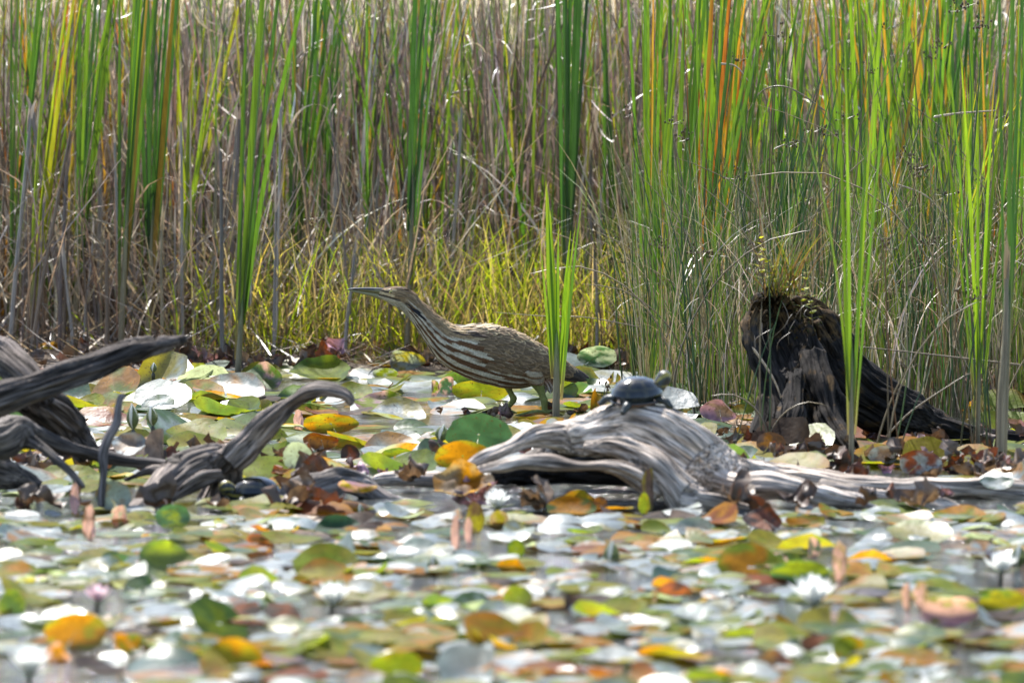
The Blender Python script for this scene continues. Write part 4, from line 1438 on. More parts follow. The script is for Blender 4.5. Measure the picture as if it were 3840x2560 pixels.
POSE = dict(arched='arched up', flat='lying flat', curled='with a curled rim', raised='on edge', cupped='with upturned rim')
for kind, name, cat, mat, lim in (('pad', 'lily_pad', 'lily pad', MAT['pad'], 300), ('dead', 'dead_leaf', 'dead leaf', MAT['deadleaf'], 220)):
    L = [d for d in pads if d['kind'] == kind]
    L.sort(key=lambda d: (0 if d['label'] else 1, -area_px(d)))
    mass = MB()
    for k, d in enumerate(L):
        if k < lim and (d['label'] or area_px(d) > 0):
            V, Q, C = pad_world(d, 26 if d['label'] else 20, 6 if d['label'] else 5 if kind == 'dead' else 4)
            o = link(name, qmesh(name, V, Q, C), mat, None, d['p'])
            o.rotation_euler = Matrix(rotm(*d['rot'])).to_euler()
            if d['label']:
                tag(o, d['label'], cat)
            else:
                zone = 'on open water before the driftwood' if d['p'].y < RY(11.75) else ('among the driftwood' if d['p'].y < RY(12.6) else 'between driftwood and reeds')
                if kind == 'pad':
                    two = '' if d['key2'] == d['key'] or d['amt'] < .25 else ' mottled ' + CN[d['key2']].split()[-1].replace('red', 'rust')
                    size = 'broad ' if d['R'] > .066 and not two else ''
                    lab = '%s%s lily pad%s %s %s' % (size, CN[d['key']], two, POSE[d['pose']], zone)
                else:
                    if d['p'].y > RY(12.3) and d['p'].x > .5: zone = 'in the litter round the black stump'
                    elif d['p'].y > 14.5: zone = 'in the litter along the feet of the reeds'
                    elif d['p'].y > RY(12.8): zone = 'beside the bird\'s feet'
                    lab = 'crumpled %s dead leaf %s' % (CN[d['key']], zone)
                tag(o, lab, cat, lab.replace('lily pad', 'lily pads').replace('dead leaf', 'dead leaves'))
        else:
            V, Q, C = pad_world(d, 14, 3)
            M = rotm(*d['rot'])
            mass.add(V @ M.T + np.array(d['p']), Q, C)
    o = mass.build('lily_pads' if kind == 'pad' else 'leaf_litter', mat)
    tag(o, 'more small lily pads crowding the pond' if kind == 'pad' else 'small crumpled dead leaves littering the shore', 'lily pads' if kind == 'pad' else 'leaf litter', kind='stuff')


# ------------------------------------------------------------------ white water lilies and buds
def petal_geo(L, w, a, elev, curve, base_r=.006, nseg=6):
    """one petal leaving the centre at azimuth a, rising at elev and curving inwards"""
    t = np.linspace(0, 1, nseg + 1)
    e = elev + curve * t
    r = base_r + np.concatenate([[0], np.cumsum(np.cos((e[1:] + e[:-1]) / 2) * L / nseg)])
    z = np.concatenate([[0], np.cumsum(np.sin((e[1:] + e[:-1]) / 2) * L / nseg)])
    prof = np.sin(np.clip(t * .93 + .06, 0, 1) * PI) ** .75 * w * .5
    prof[-1] = w * .03
    d = np.array([math.cos(a), math.sin(a), 0]); s = np.array([-math.sin(a), math.cos(a), 0])
    V = []
    for k in range(nseg + 1):
        c = d * r[k] + np.array([0, 0, z[k]])
        nrm = np.array([-d[0] * math.sin(e[k]), -d[1] * math.sin(e[k]), math.cos(e[k])])
        V += [c - s * prof[k] + nrm * prof[k] * .35, c, c + s * prof[k] + nrm * prof[k] * .35]
    Q = []
    for k in range(nseg):
        for c in range(2):
            b = k * 3 + c
            Q.append((b, b + 1, b + 4, b + 3))
    return np.array(V), Q


WHITE = np.array([.86, .86, .84])


def lily(u, vb, wpx, label, pink=0.0, n=(9, 9, 7)):
    p = gp(u, vb, .0)
    R = wpx / ppm(p.y) / 2 * 1.15
    root = empty('water_lily', (p.x, p.y, .022))
    tag(root, label, 'water lily')
    rr = random.Random(int(u))
    for ring, (cnt, el, L) in enumerate(((n[0], .55, R * 1.08), (n[1], .9, R * 1.1), (n[2], 1.2, R * 1.05))):
        for k in range(cnt):
            a = 2 * PI * (k + .5 * ring) / cnt + rr.uniform(-.1, .1)
            V, Q = petal_geo(L * rr.uniform(.92, 1.06), R * .38, a, el + rr.uniform(-.1, .1), .35, R * .1)
            c = WHITE * (1 - pink) + np.array([.66, .42, .50]) * pink
            MB().add(V, Q, c * rr.uniform(.92, 1.0)).build('petal', MAT['petal'], root)
    for k in range(4):
        V, Q = petal_geo(R * 1.0, R * .36, k * PI / 2 + .3, .12, .25, R * .1)
        MB().add(V - np.array([0, 0, .004]), Q, np.array([.12, .15, .05])).build('sepal', MAT['petal'], root)
    mb = MB()
    for k in range(24):
        a = rr.uniform(0, 6.28); r = rr.uniform(0, R * .18)
        b = np.array([math.cos(a) * r, math.sin(a) * r, R * .1])
        V, Q, *_ = tube([b, b * 1.1 + np.array([0, 0, R * .2]), b * .8 + np.array([0, 0, R * .35])], [R * .03, R * .025, R * .01], 4, 5)
        mb.add(V, Q, np.array([.70, .45, .04]))
    mb.build('stamens', MAT['petal'], root)
    V, Q, *_ = tube([(0, 0, .006), (.0, .01, -.05), (.01, .03, -.14)], [.005, .004, .004], 6, 8)
    MB().add(V, Q, np.array([.10, .08, .05])).build('stem', MAT['rush'], root)


lily(3050, 2308, 185, 'largest white water lily, open before the broad lime pad')
lily(3755, 2185, 130, 'open white water lily beside a half open bud')
lily(1245, 2312, 150, 'open white water lily standing alone in open water')
lily(110, 2575, 175, 'open white water lily near the reddish orange rolled pad')
lily(1865, 1938, 112, 'small white water lily behind the mustard and tan pad')
lily(365, 2300, 120, 'faded pink water lily behind the big mustard orange pad', .75, (5, 6, 5))


def bud(u, vt, vb, wpx, Y, label, lean=0.0, openness=0.0, foot=0.0):
    """closed bud: tip at vt, base of the bud at vb; stem down into the water"""
    b = at(u, vb, Y); t = at(u + lean, vt, Y)
    H = (t - b).length; r = wpx / ppm(b.y) / 2
    root = empty('lily_bud', b)
    tag(root, label, 'lily bud')
    ax_ = np.array(t - b) / H
    side = np.cross(ax_, [0, 1, 0]); side /= np.linalg.norm(side); oth = np.cross(ax_, side)
    prof = np.array([.25, .75, 1.0, .98, .80, .48, .04]); zz = np.linspace(0, 1, 7)
    # inner closed petals
    a = np.linspace(0, 2 * PI, 12, endpoint=False)
    V = np.array([ax_ * (H * z_) + (side * math.cos(x) + oth * math.sin(x)) * r * .86 * p_ for z_, p_ in zip(zz, prof) for x in a])
    i = np.arange(6)[:, None] * 12; j = np.arange(12)[None, :]
    Q = np.stack([i + j, i + (j + 1) % 12, i + 12 + (j + 1) % 12, i + 12 + j], -1).reshape(-1, 4)
    MB().add(V, Q, WHITE * .95).build('petals', MAT['petal'], root)
    for k in range(4):
        c0 = k * PI / 2 + .5
        aa = np.linspace(c0 - .62, c0 + .62, 5)
        V, C = [], []
        for z_, p_ in zip(zz, prof):
            for q, x in enumerate(aa):
                fl = 1.03 + openness * z_ ** 2
                xx = c0 + (x - c0) * (1 - .75 * z_ ** 2)
                V.append(ax_ * (H * z_ * .98) + (side * math.cos(xx) + oth * math.sin(xx)) * r * p_ * fl)
                C.append(np.array([.17, .20, .085]) * (.8 if q in (0, 4) else 1))
        i = np.arange(6)[:, None] * 5 + np.arange(4)[None, :]
        Q = np.stack([i, i + 1, i + 6, i + 5], -1).reshape(-1, 4)
        MB().add(V, Q, np.array(C)).build('sepal', MAT['petal'], root)
    V, Q, *_ = tube([(0, 0, .002), (0, .004, -b.z * .5), (.004, .008, -b.z - .03)], [.0055, .0045, .0045], 7, 10)
    MB().add(V, Q, np.array([.05, .05, .03])).build('stem', MAT['rush'], root)


bud(500, 1512, 1608, 46, 12.75, 'plumper of two closed green buds beside the silvery pad', -6)
bud(573, 1520, 1595, 44, 12.85, 'slimmer of two closed green buds beside the silvery pad', -8)
bud(1650, 1590, 1655, 46, 13.0, 'opening white bud on a dark stem beside the round dark green pad', 14, .25)
bud(2290, 2025, 2122, 58, 10.9, 'pale half open bud standing in open water', 6, .2)
bud(1628, 2078, 2150, 46, 10.75, 'narrow closed green bud standing in open water', -4)
bud(3815, 2040, 2125, 60, 10.85, 'half open bud beside the open lily past the roots', 8, .25)
bud(1355, 1886, 1936, 24, 11.7, 'tiny dark bud poking up before the low log', -6)
bud(575, 1358, 1396, 26, 14.4, 'tiny pink bud under the tip of the dark beam', 2, .0)
# ------------------------------------------------------------------ cattails
GRN = dict(
    green=[(.075, .155, .02), (.055, .13, .022), (.10, .18, .018)],
    dark=[(.035, .095, .024), (.04, .11, .026), (.055, .125, .026)],
    lime=[(.25, .31, .02), (.18, .27, .02), (.30, .31, .02)],
    bright=[(.14, .25, .018), (.18, .29, .018), (.09, .19, .022)],
    amber=[(.42, .20, .02), (.30, .10, .015), (.09, .17, .02)])
STRAW = np.array([.36, .29, .18]); GREYB = np.array([.31, .27, .235]); BROWNB = np.array([.16, .11, .075])
rc = random.Random(5)


def a1(x): return np.array([x], float)


def leaf_mesh(L, w, slope, ydir, bend, psi, stops, base_z=0.0, base_x=0.0, base_y=0.0, K=12, twist=0.0, power=2.0):
    th = math.atan2(ydir, slope) if (slope or ydir) else 0.0
    a0 = math.atan(math.hypot(slope, ydir))
    V, Q, C = blades(np.array([[base_x, base_y, base_z]]), a1(L), a1(w), a1(th), a1(a0), a1(bend), a1(psi), [(t, np.array([c], float)) for t, c in stops], K, power, True, .8, a1(twist))
    return qmesh('leaf', V, Q, C)


def cattail(base, slope, nleaf, tone, sheath_h, height, spread, label, group=None, wscale=1.0, sheath_col=None, name='cattail', fan=2.0):
    root = empty(name, base)
    tag(root, label, 'cattail', group)
    sc = sheath_col if sheath_col is not None else STRAW * rc.uniform(.6, 1.05)
    # sheath: lens shaped stack of leaf bases
    h = sheath_h
    wb = .0125 * wscale
    V, Q, n, Cc, R = tube([(0, 0, -.05), (slope * h * .3, 0, h * .3), (slope * h * .7, 0, h * .7), (slope * h * 1.15, 0, h * 1.15)], [wb * 1.05, wb, wb * .8, wb * .35], 10, 10, True, .6)
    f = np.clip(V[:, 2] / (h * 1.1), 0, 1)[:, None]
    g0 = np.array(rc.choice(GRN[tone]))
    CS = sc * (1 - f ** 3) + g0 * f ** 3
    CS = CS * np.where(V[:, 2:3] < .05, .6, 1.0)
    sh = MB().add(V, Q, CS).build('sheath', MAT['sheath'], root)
    for k in range(nleaf):
        q = (k + .5) / nleaf - .5
        c = np.array(rc.choice(GRN[tone])) * rc.uniform(.75, 1.25)
        tip = c * np.array([1.4, 1.1, .9])
        if rc.random() < .22: tip = np.array([.48, .20, .02])
        if rc.random() < .045: c, tip = np.array([.40, .23, .03]), np.array([.40, .12, .02])
        z0 = h * rc.uniform(.25, .95)
        lo = sc * .9 if z0 < h * .6 else c * .8
        L = (height - z0) * rc.uniform(.75, 1.08)
        me = leaf_mesh(L, rc.uniform(.0065, .0125) * wscale, slope + q * spread + rc.gauss(0, .012), rc.gauss(0, .05), rc.uniform(.0, .10) + (rc.uniform(.2, .6) if rc.random() < .08 else 0), rc.gauss(0, .55), [(0, lo), (.18, c), (.75, c * rc.uniform(.9, 1.2)), (1, tip)], z0, slope * z0 + q * .014 * wscale * fan + rc.gauss(0, .003), q * .006, K=12, twist=rc.gauss(0, .5))
        link('leaf', me, MAT['blade'], root)
    return root


def plant_at(u, v):
    p = gp(u, v, .03)
    p.z = float(max(0.0, ground_z(np.array(p.x), np.array(p.y)))) if p.y > float(shore(np.array(p.x))) - .3 else 0.0
    return p


S = 1.6327
HAND = [
    # base u, v, top u at the frame's top edge, spread, leaves, sheath top v, tone, height m, label
    (60, 790, 150, .10, 6, 640, 'lime', 1.5, 'lime edged cattail left of the leaning grey stalk'),
    (168, 785, 222, .07, 8, 540, 'green', 1.7, 'stout green cattail with tan sheath behind the dark beam'),
    (275, 798, 318, .06, 6, 440, 'green', 1.7, 'tall cattail with long pale sheath behind the dark beam'),
    (338, 785, 372, .07, 7, 480, 'dark', 1.8, 'dark green cattail with dull brown sheath behind the dark beam'),
    (408, 785, 470, .16, 6, 470, 'lime', 1.15, 'spreading lime cattail beyond the tip of the dark beam'),
    (545, 848, 602, .06, 8, 700, 'green', 1.7, 'green cattail with green sheath rooted nearest the pale shining pad'),
    (655, 775, 738, .07, 7, 560, 'green', 1.6, 'green cattail behind the pale shining pad'),
    (932, 802, 968, .04, 4, 430, 'dark', 1.75, 'slender dark cattail on a long tan stem behind the bird\'s head'),
    (1277, 950, 1285, .11, 7, 780, 'bright', .62, 'short bright green cattail beside the bird\'s tail'),
    (1300, 800, 1312, .06, 8, 500, 'dark', 1.8, 'dense dark green cattail behind the bird\'s tail'),
    (1490, 860, 1502, .07, 8, 700, 'bright', 1.6, 'bright cattail at the left edge of the rush bed'),
    (1545, 850, 1575, .08, 8, 720, 'green', 1.7, 'green cattail rising behind the basking turtle'),
    (1600, 860, 1650, .09, 7, 720, 'amber', 1.6, 'cattail with amber leaves in the rush bed'),
    (1665, 850, 1745, .10, 7, 690, 'green', 1.65, 'green cattail leaning over behind the black stump'),
    (1955, 1065, 1962, .10, 5, 820, 'bright', 1.25, 'bright cattail rooted in front of the black stump'),
    (1985, 860, 2030, .16, 7, 700, 'bright', 1.5, 'wide fanned bright cattail behind the stump\'s root'),
    (2120, 800, 2085, .14, 6, 640, 'bright', 1.5, 'bright cattail leaning left behind the stump\'s root'),
    (2245, 1010, 2265, .15, 7, 800, 'bright', 1.05, 'bright forked cattail rooted past the stump'),
    (2305, 1050, 2345, .03, 4, 700, 'dark', 1.6, 'dark stiff cattail on a thick tan stem past the stump'),
    (2180, 780, 2215, .08, 6, 600, 'dark', 1.7, 'dark green cattail behind the forked bright one'),
    (850, 740, 858, .10, 6, 560, 'green', 1.5, 'green cattail behind the bird\'s bill'),
    (1165, 745, 1240, .09, 6, 600, 'green', 1.5, 'green cattail behind the bird\'s back'),
    (730, 760, 760, .06, 5, 560, 'dark', 1.6, 'dark cattail behind the white arching blade'),
    (25, 785, 48, .06, 5, 600, 'green', 1.6, 'thin green cattail standing by the trunk end of the beam'),
]
for (ub, vb, ut, sp_, nl, sv, tone, hgt, lab) in HAND:
    b = plant_at(ub * S, (vb + (20 if vb < 806 else 0)) * S)
    top = atn(ut * S, 0, b.y); slope = (top.x - b.x) / (top.z - b.z)
    shz = atn(ub * S, sv * S, b.y).z - b.z
    cattail(b, slope, nl + 1, tone, max(.12, shz), hgt, sp_ * 1.5 + .02, lab, wscale=1.3 if ub < 1400 else .8 if ub in (1955, 2245, 2305) else 1.05, fan=1.2)
for k in range(150):          # the ones further back
    y = 16.7 + 3.6 * (k / 150) ** 1.1 + rc.uniform(0, .3)
    x = rc.uniform(-1, 1) * (.108 * y)
    if -.35 < x < .65 and y < 17.0: continue
    if x < .3 and rc.random() < .3: continue
    b = Vector((x, y, float(ground_z(np.array(x), np.array(y)))))
    tone = rc.choice(['green', 'green', 'bright', 'dark', 'lime', 'dark', 'bright', 'bright', 'dark', 'green', 'lime', 'bright', 'amber'])
    hh, nl_, sl = rc.uniform(1.1, 1.8), rc.randint(3, 6), rc.gauss(.03, .07)
    lab = '%s %s %s cattail %s among the dry brown reeds' % ('tall' if hh > 1.45 else 'low', 'bushy' if nl_ > 4 else 'sparse', dict(green='green', dark='dark green', bright='bright green', amber='amber leaved', lime='lime green')[tone], 'leaning' if abs(sl) > .06 else 'upright')
    cattail(b, sl, nl_, tone, rc.uniform(.15, .45), hh, rc.uniform(.10, .30), lab, lab.replace('cattail', 'cattails'), wscale=rc.uniform(.6, 1.0), fan=4.0)


for k in range(44):          # through the rush bed on the right
    x = rc.uniform(.42, 1.72); y = rc.uniform(14.4, 16.8)
    tone = rc.choice(['bright', 'bright', 'green', 'lime', 'bright', 'green', 'dark', 'bright', 'green', 'amber'])
    hh = rc.uniform(.7, 1.7)
    lab = ('tall ' if hh > 1.3 else 'short ' if hh < 1.0 else 'medium ') + dict(green='green', bright='bright green', amber='amber leaved', lime='lime green', dark='dark green')[tone] + ' cattail growing up through the rush bed' + (' close behind the stump' if y < 15 else '')
    cattail(Vector((x, y, max(0, float(ground_z(np.array(x), np.array(y)))))), rc.gauss(.02, .08), rc.randint(4, 7), tone, rc.uniform(.12, .4), hh, rc.uniform(.10, .28), lab, lab.replace('cattail', 'cattails'), wscale=rc.uniform(.7, 1.2), fan=1.6)


# ------------------------------------------------------------------ dead stalks and arching dead blades
def stalk(b, slope, h, w, label, group=None, ys=0.0, col=None, jag=True):
    root = empty('dead_stalk', b)
    tag(root, label, 'dead stalk', group)
    c = np.array(col if col is not None else GREYB) * rc.uniform(.8, 1.2)
    pts = [(0, 0, -.05), (slope * h * .33 + rc.gauss(0, .003), ys * h * .33, h * .33), (slope * h * .66, ys * h * .66, h * .66), (slope * h, ys * h, h)]
    V, Q, n, Cc, R = tube(pts, [w * .55, w * .5, w * .42, w * .3], 8, 12, False, .65)
    C = np.tile(c, (len(V), 1)) * (.75 + .5 * vnoise(V * np.array([300, 300, 14])))[:, None]
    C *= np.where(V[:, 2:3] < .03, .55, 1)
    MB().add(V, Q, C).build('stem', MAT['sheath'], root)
    if jag:
        for q in range(rc.randint(2, 3)):
            me = leaf_mesh(rc.uniform(.05, .14), w * rc.uniform(.4, .7), slope + rc.gauss(0, .05), ys, rc.uniform(-.3, .3), rc.gauss(0, .5), [(0, c), (1, c * 1.3)], h * rc.uniform(.8, .96), slope * h * .9, ys * h * .9, K=5)
            link('splinter', me, MAT['dry'], root)
    return root


STK = [  # base u,v  top u,v  width px, label
    (105, 800, 25, 520, 22, 'thick grey broken stalk leaning left over the amber pad', GREYB * .75),
    (228, 800, 230, 430, 22, 'upright grey stalk splintered at its tip behind the beam', GREYB * .8),
    (512, 830, 507, 350, 17, 'tall dark grey dead stalk beside the green sheathed cattail', GREYB * .7),
    (790, 825, 815, 578, 15, 'short grey stalk in front of the bird\'s bill', GREYB * .85),
    (863, 800, 866, 430, 13, 'grey dead stalk crossing behind the bird\'s beak', GREYB * .75),
    (930, 805, 942, 520, 22, 'pale thick stalk directly behind the bird\'s head', STRAW * .85),
    (1003, 740, 985, 470, 12, 'grey stalk behind the nape of the bird', GREYB * .75),
    (1342, 790, 1358, 345, 12, 'tall grey stalk behind the tail of the bird', GREYB * .75),
    (1298, 800, 1296, 560, 18, 'dark grey stalk behind the short bright cattail', GREYB * .5),
    (1245, 780, 1240, 480, 24, 'reddish brown ragged stalk behind the bird\'s rump', np.array([.17, .10, .075])),
    (2300, 1060, 2312, 640, 28, 'thick tan dead stem past the stump', STRAW * .75),
    (405, 775, 412, 560, 16, 'pale grey stalk beyond the tip of the dark beam', GREYB * 1.1),
    (300, 790, 310, 420, 20, 'grey brown stalk between two cattails behind the beam', GREYB),
    (155, 790, 165, 560, 18, 'tan stalk at the foot of the stout green cattail', STRAW * .7),
    (648, 775, 655, 590, 12, 'slim grey stalk by the pale shining pad', GREYB),
]
for (ub, vb, ut, vt, wp, lab, c) in STK:
    b = plant_at(ub * S, vb * S)
    t = atn(ut * S, vt * S, b.y)
    stalk(b, (t.x - b.x) / (t.z - b.z), t.z - b.z, wp * 1.5 / ppm(b.y), lab, col=c)
for k in range(150):
    y = rc.uniform(16.1, 17.6)
    x = rc.uniform(-1.75, -.2) if rc.random() < .75 else rc.uniform(-.2, 1.8)
    col = rc.choice([GREYB * 1.15, STRAW * .9, BROWNB * 1.2, np.array([.24, .19, .17])])
    hh, sl, ww = rc.uniform(.22, .78), rc.gauss(.02, .08), rc.uniform(.009, .024)
    ci = 'grey' if abs(col[0] - GREYB[0] * 1.15) < .01 else 'straw' if col[0] > .25 else 'brown' if col[0] < .2 else 'dull'
    nm = '%s %s %s dead stalk %s in the thicket of reeds' % ('tall' if hh > .58 else 'short' if hh < .40 else 'broken', 'stout' if ww > .017 else 'thin', ci, 'leaning' if abs(sl) > .07 else 'upright')
    stalk(Vector((x, y, float(ground_z(np.array(x), np.array(y))))), sl, hh, ww, nm, nm.replace('stalk', 'stalks'), rc.gauss(0, .04), col)

ARC = [  # arching pale blades: points in photo pixels at one depth, label
    ([(880, 700), (965, 520), (1040, 330), (1130, 200), (1235, 140)], 15.9, 14, 'long pale dead blade arching up over the left cattails'),
    ([(940, 1150), (950, 960), (1000, 780), (1045, 690)], 15.3, 17, 'stout cream dead blade bent beside the pale shining pad'),
    ([(1390, 420), (1440, 230), (1510, 90), (1590, 30)], 16.4, 12, 'pale dead blade curving high behind the bird'),
    ([(1610, 400), (1700, 350), (1840, 335), (1960, 345), (2060, 350)], 16.3, 12, 'pale dead blade lying level behind the bird'),
    ([(2480, 1500), (2560, 1380), (2640, 1330), (2730, 1380)], 14.4, 8, 'thin dry stem hooped beside the basking turtle'),
    ([(2820, 1300), (2900, 1420), (2940, 1540), (2950, 1690)], 13.0, 10, 'bleached grass blade hanging over the front of the stump'),
    ([(3840, 1370), (3500, 1330), (3230, 1300)], 13.3, 9, 'dry stem lying across before the rushes past the stump'),
    ([(3320, 1640), (3420, 1540), (3600, 1420), (3640, 1400)], 13.0, 9, 'bent straw stem kinked over the stump root'),
    ([(3100, 420), (2960, 330), (2860, 340), (2800, 430)], 14.5, 7, 'brown seed stem hooped above the stump'),
    ([(2420, 1230), (2200, 1190), (2040, 1185), (1850, 1170)], 13.9, 4, 'fine dry stem stretched level over the bird\'s back'),
    ([(630, 1580), (650, 1330), (610, 1180), (575, 1110)], 15.1, 13, 'tawny bent blade hanging before the tip of the beam'),
    ([(480, 1130), (560, 1190), (650, 1280), (680, 1400)], 15.2, 8, 'tawny broken blade folded near the beam tip'),
    ([(0, 690), (250, 790), (500, 870), (700, 960)], 15.7, 9, 'long pale dead stem slanting down across the left reeds'),
    ([(3360, 690), (3480, 740), (3560, 850), (3560, 980)], 14.2, 7, 'white dry stem hooped in the right rushes'),
    ([(2900, 560), (3000, 530), (3080, 580), (3140, 680)], 14.6, 6, 'thin hooped stem above the stump'),
    ([(3500, 440), (3600, 425), (3740, 415)], 14.4, 11, 'short white dry blade bent in the right cattails'),
    ([(1120, 830), (1330, 810), (1460, 870)], 15.9, 9, 'pale dead stem lying level behind the bird\'s bill'),
    ([(2700, 240), (2760, 250), (2810, 310)], 14.6, 9, 'white dry leaf tip drooping in the right cattails'),
]
for pts, Y, wp, lab in ARC:
    P = [np.array(at(u, v, Y + .02 * i)) for i, (u, v) in enumerate(pts)]
    o0_ = P[0]
    V, Q, n, C, R = tube([p - o0_ for p in P], [wp / ppm(RY(Y)) * .5 * f for f in np.linspace(1, .45, len(P))], 6, 20, True, .35)
    c = np.array([.50, .42, .31]) if ('pale' in lab or 'cream' in lab or 'white' in lab or 'bleached' in lab) else np.array([.36, .22, .10]) if 'tawny' in lab else np.array([.26, .20, .13])
    o = MB().add(V, Q, c).build('bent_reed', MAT['dry'], None, o0_)
    tag(o, lab, 'bent reed')


# ------------------------------------------------------------------ rushes on the right
def seed_head(root, p, n, col):
    mb = MB()
    for k in range(n):
        d = np.array([rc.gauss(0, 1), rc.gauss(0, .6), rc.uniform(-.1, 1.2)]); d /= np.linalg.norm(d)
        L = rc.uniform(.008, .038)
        V, Q, *_ = tube([p, p + d * L * .6, p + d * L], [.0005, .0005, .0005], 3, 4)
        mb.add(V, Q, col * .8)
        V, Q = sphere(p + d * L, rc.uniform(.0018, .0036), 4, 5, (1, 1, 1.5))
        mb.add(V, Q, col * rc.uniform(.7, 1.3))
    return mb.build('seed_head', MAT['rush'], root)


RC = [(.05, .115, .025), (.07, .13, .025), (.035, .085, .03), (.13, .09, .045), (.20, .15, .08), (.27, .11, .03)]
RW = [5, 4, 4, 3, 3, 1]


RLAB = {(0, False): ('rush clump without seed heads close behind the stump', 'seedless rush clumps near the stump'), (1, False): ('seeding rush clump close behind the stump', 'seeding rush clumps near the stump'),
        (0, True): ('rush clump without seed heads deep in the rush bed', 'seedless rush clumps deep in the bed'), (1, True): ('seeding rush clump deep in the rush bed', 'seeding rush clumps deep in the bed')}


def rush_clump(b, ns, hgt, label, group, spread=.10):
    root = empty('rush', b)
    tag(root, label, 'rush', group)
    for k in range(ns):
        c = np.array(rc.choices(RC, RW)[0]) * rc.uniform(.8, 1.3)
        L = hgt * rc.uniform(.45, 1.1)
        x0, y0 = rc.gauss(0, spread * .5), rc.gauss(0, spread * .5)
        lean = rc.gauss(.03, .11)
        bend = rc.gauss(0, .12) if rc.random() < .84 else rc.choice((-1, 1)) * rc.uniform(.6, 1.8)
        if abs(bend) > .5: c = np.array([.26, .20, .12]) * rc.uniform(.7, 1.3)
        pts, ang, p = [], lean, np.array([x0, y0, -.03])
        for q in range(6):
            pts.append(p.copy())
            p = p + np.array([math.sin(ang), rc.gauss(0, .03), math.cos(ang)]) * L / 5
            ang += bend / 5 * (1 + q * .3)
        r = rc.uniform(.0011, .0024)
        V, Q, *_ = tube(pts, [r * 1.2, r * 1.1, r, r * .9, r * .8, r * .5], 4, 11, True)
        C = np.tile(c, (len(V), 1))
        f = np.clip(1 - V[:, 2] / .12, 0, 1)[:, None]
        C = C * (1 - f) + np.array([.10, .07, .045]) * f
        st = MB().add(V, Q, C).build('stem', MAT['rush'], root)
        if 'without' not in label and rc.random() < .26 and abs(bend) < .6:
            seed_head(st, np.asarray(pts[-1]) * .98, rc.randint(8, 16), np.array([.12, .075, .035]))
    return root


for k in range(34):
    x = rc.uniform(.42, 1.75); y = rc.uniform(13.9, 16.2)
    rush_clump(Vector((x, y, max(0, float(ground_z(np.array(x), np.array(y)))))), rc.randint(11, 17), rc.uniform(.55, 1.15), *RLAB[(k % 2, y > 14.9)])
for (u, v, ns, h, lab) in ((2290, 1560, 6, .14, 'few grey rush stubble stems left of the basking turtle'), (2900, 1720, 7, .55, 'sparse rush growing before the stump'), (3280, 1740, 6, .6, 'sparse rush growing before the stump root'), (2460, 1520, 14, .7, 'dense rush clump behind the basking turtle'), (2620, 1560, 14, .75, 'dense rush clump left of the stump'), (3700, 1700, 10, .6, 'rush clump past the stump root'), (2400, 1440, 12, .8, 'rush clump between bird and hollow log')):
    p = gp(u, v)
    rush_clump(Vector((p.x, p.y, 0)), ns, h, lab, None, .08)

# ------------------------------------------------------------------ growth on top of the stump
def zst(u, v, Y):
    p = at(u, v, Y)
    h = STUMP_BVH.ray_cast(Vector((p.x, p.y, 3)), Vector((0, 0, -1)))
    return Vector((p.x, p.y, h[0].z if h[0] is not None else p.z))


def herb(b, h, label, group=None, col=(.40, .40, .04), ln=.036):
    root = empty('herb', b)
    tag(root, label, 'herb', group)
    lean = rc.gauss(0, .15)
    V, Q, *_ = tube([(0, 0, -.01), (lean * h * .4, 0, h * .5), (lean * h, 0, h)], [.0016, .0013, .0008], 5, 8)
    MB().add(V, Q, np.array([.16, .10, .05])).build('stem', MAT['rush'], root)
    n = int(h / .018)
    for k in range(n):
        z = h * (.25 + .75 * k / n)
        for s in (0, PI):
            a = s + k * 1.57 + rc.gauss(0, .3)
            c = np.array(col) * rc.uniform(.7, 1.3)
            L = ln * rc.uniform(.7, 1.1) * (1.1 - .5 * k / n)
            V, Q, C = blades(np.array([[lean * z, 0, z]]), a1(L), a1(L * .42), a1(a), a1(1.0), a1(.7), a1(a + PI / 2), [(0, c[None]), (1, c[None] * 1.1)], 4, 1.0, True, .3)
            link('leaf', qmesh('leaf', V, Q, C), MAT['blade'], root)


STX, STY = c5(560, 370)
for (du, h, lab) in ((-60, .10, 'small yellow-leaved herb at the left of the stump top'), (70, .13, 'taller yellow-leaved herb right of the grass on the stump'), (120, .09, 'low yellow-leaved herb on the stump\'s right shoulder'), (30, .06, 'tiny green herb on the stump brow'), (-20, .16, 'slender yellow herb rising through the stump\'s grass')):
    herb(zst(STX + du, STY, 13.28 + rc.uniform(-.03, .03)), h, lab)
tuft = empty('grass_tuft', zst(STX, STY, 13.3))
tag(tuft, 'tuft of yellow and brown grass on top of the stump', 'grass tuft')
for k in range(70):
    c = np.array(rc.choice([(.24, .25, .03), (.30, .24, .05), (.20, .12, .06), (.13, .19, .03)])) * rc.uniform(.7, 1.2)
    me = leaf_mesh(rc.uniform(.05, .22), rc.uniform(.002, .0045), rc.gauss(0, .3), rc.gauss(0, .2), rc.uniform(.0, .9), rc.uniform(0, PI), [(0, c * .7), (1, c)], -.01, rc.gauss(0, .028), rc.gauss(0, .02), K=6)
    link('blade', me, MAT['blade'], tuft)
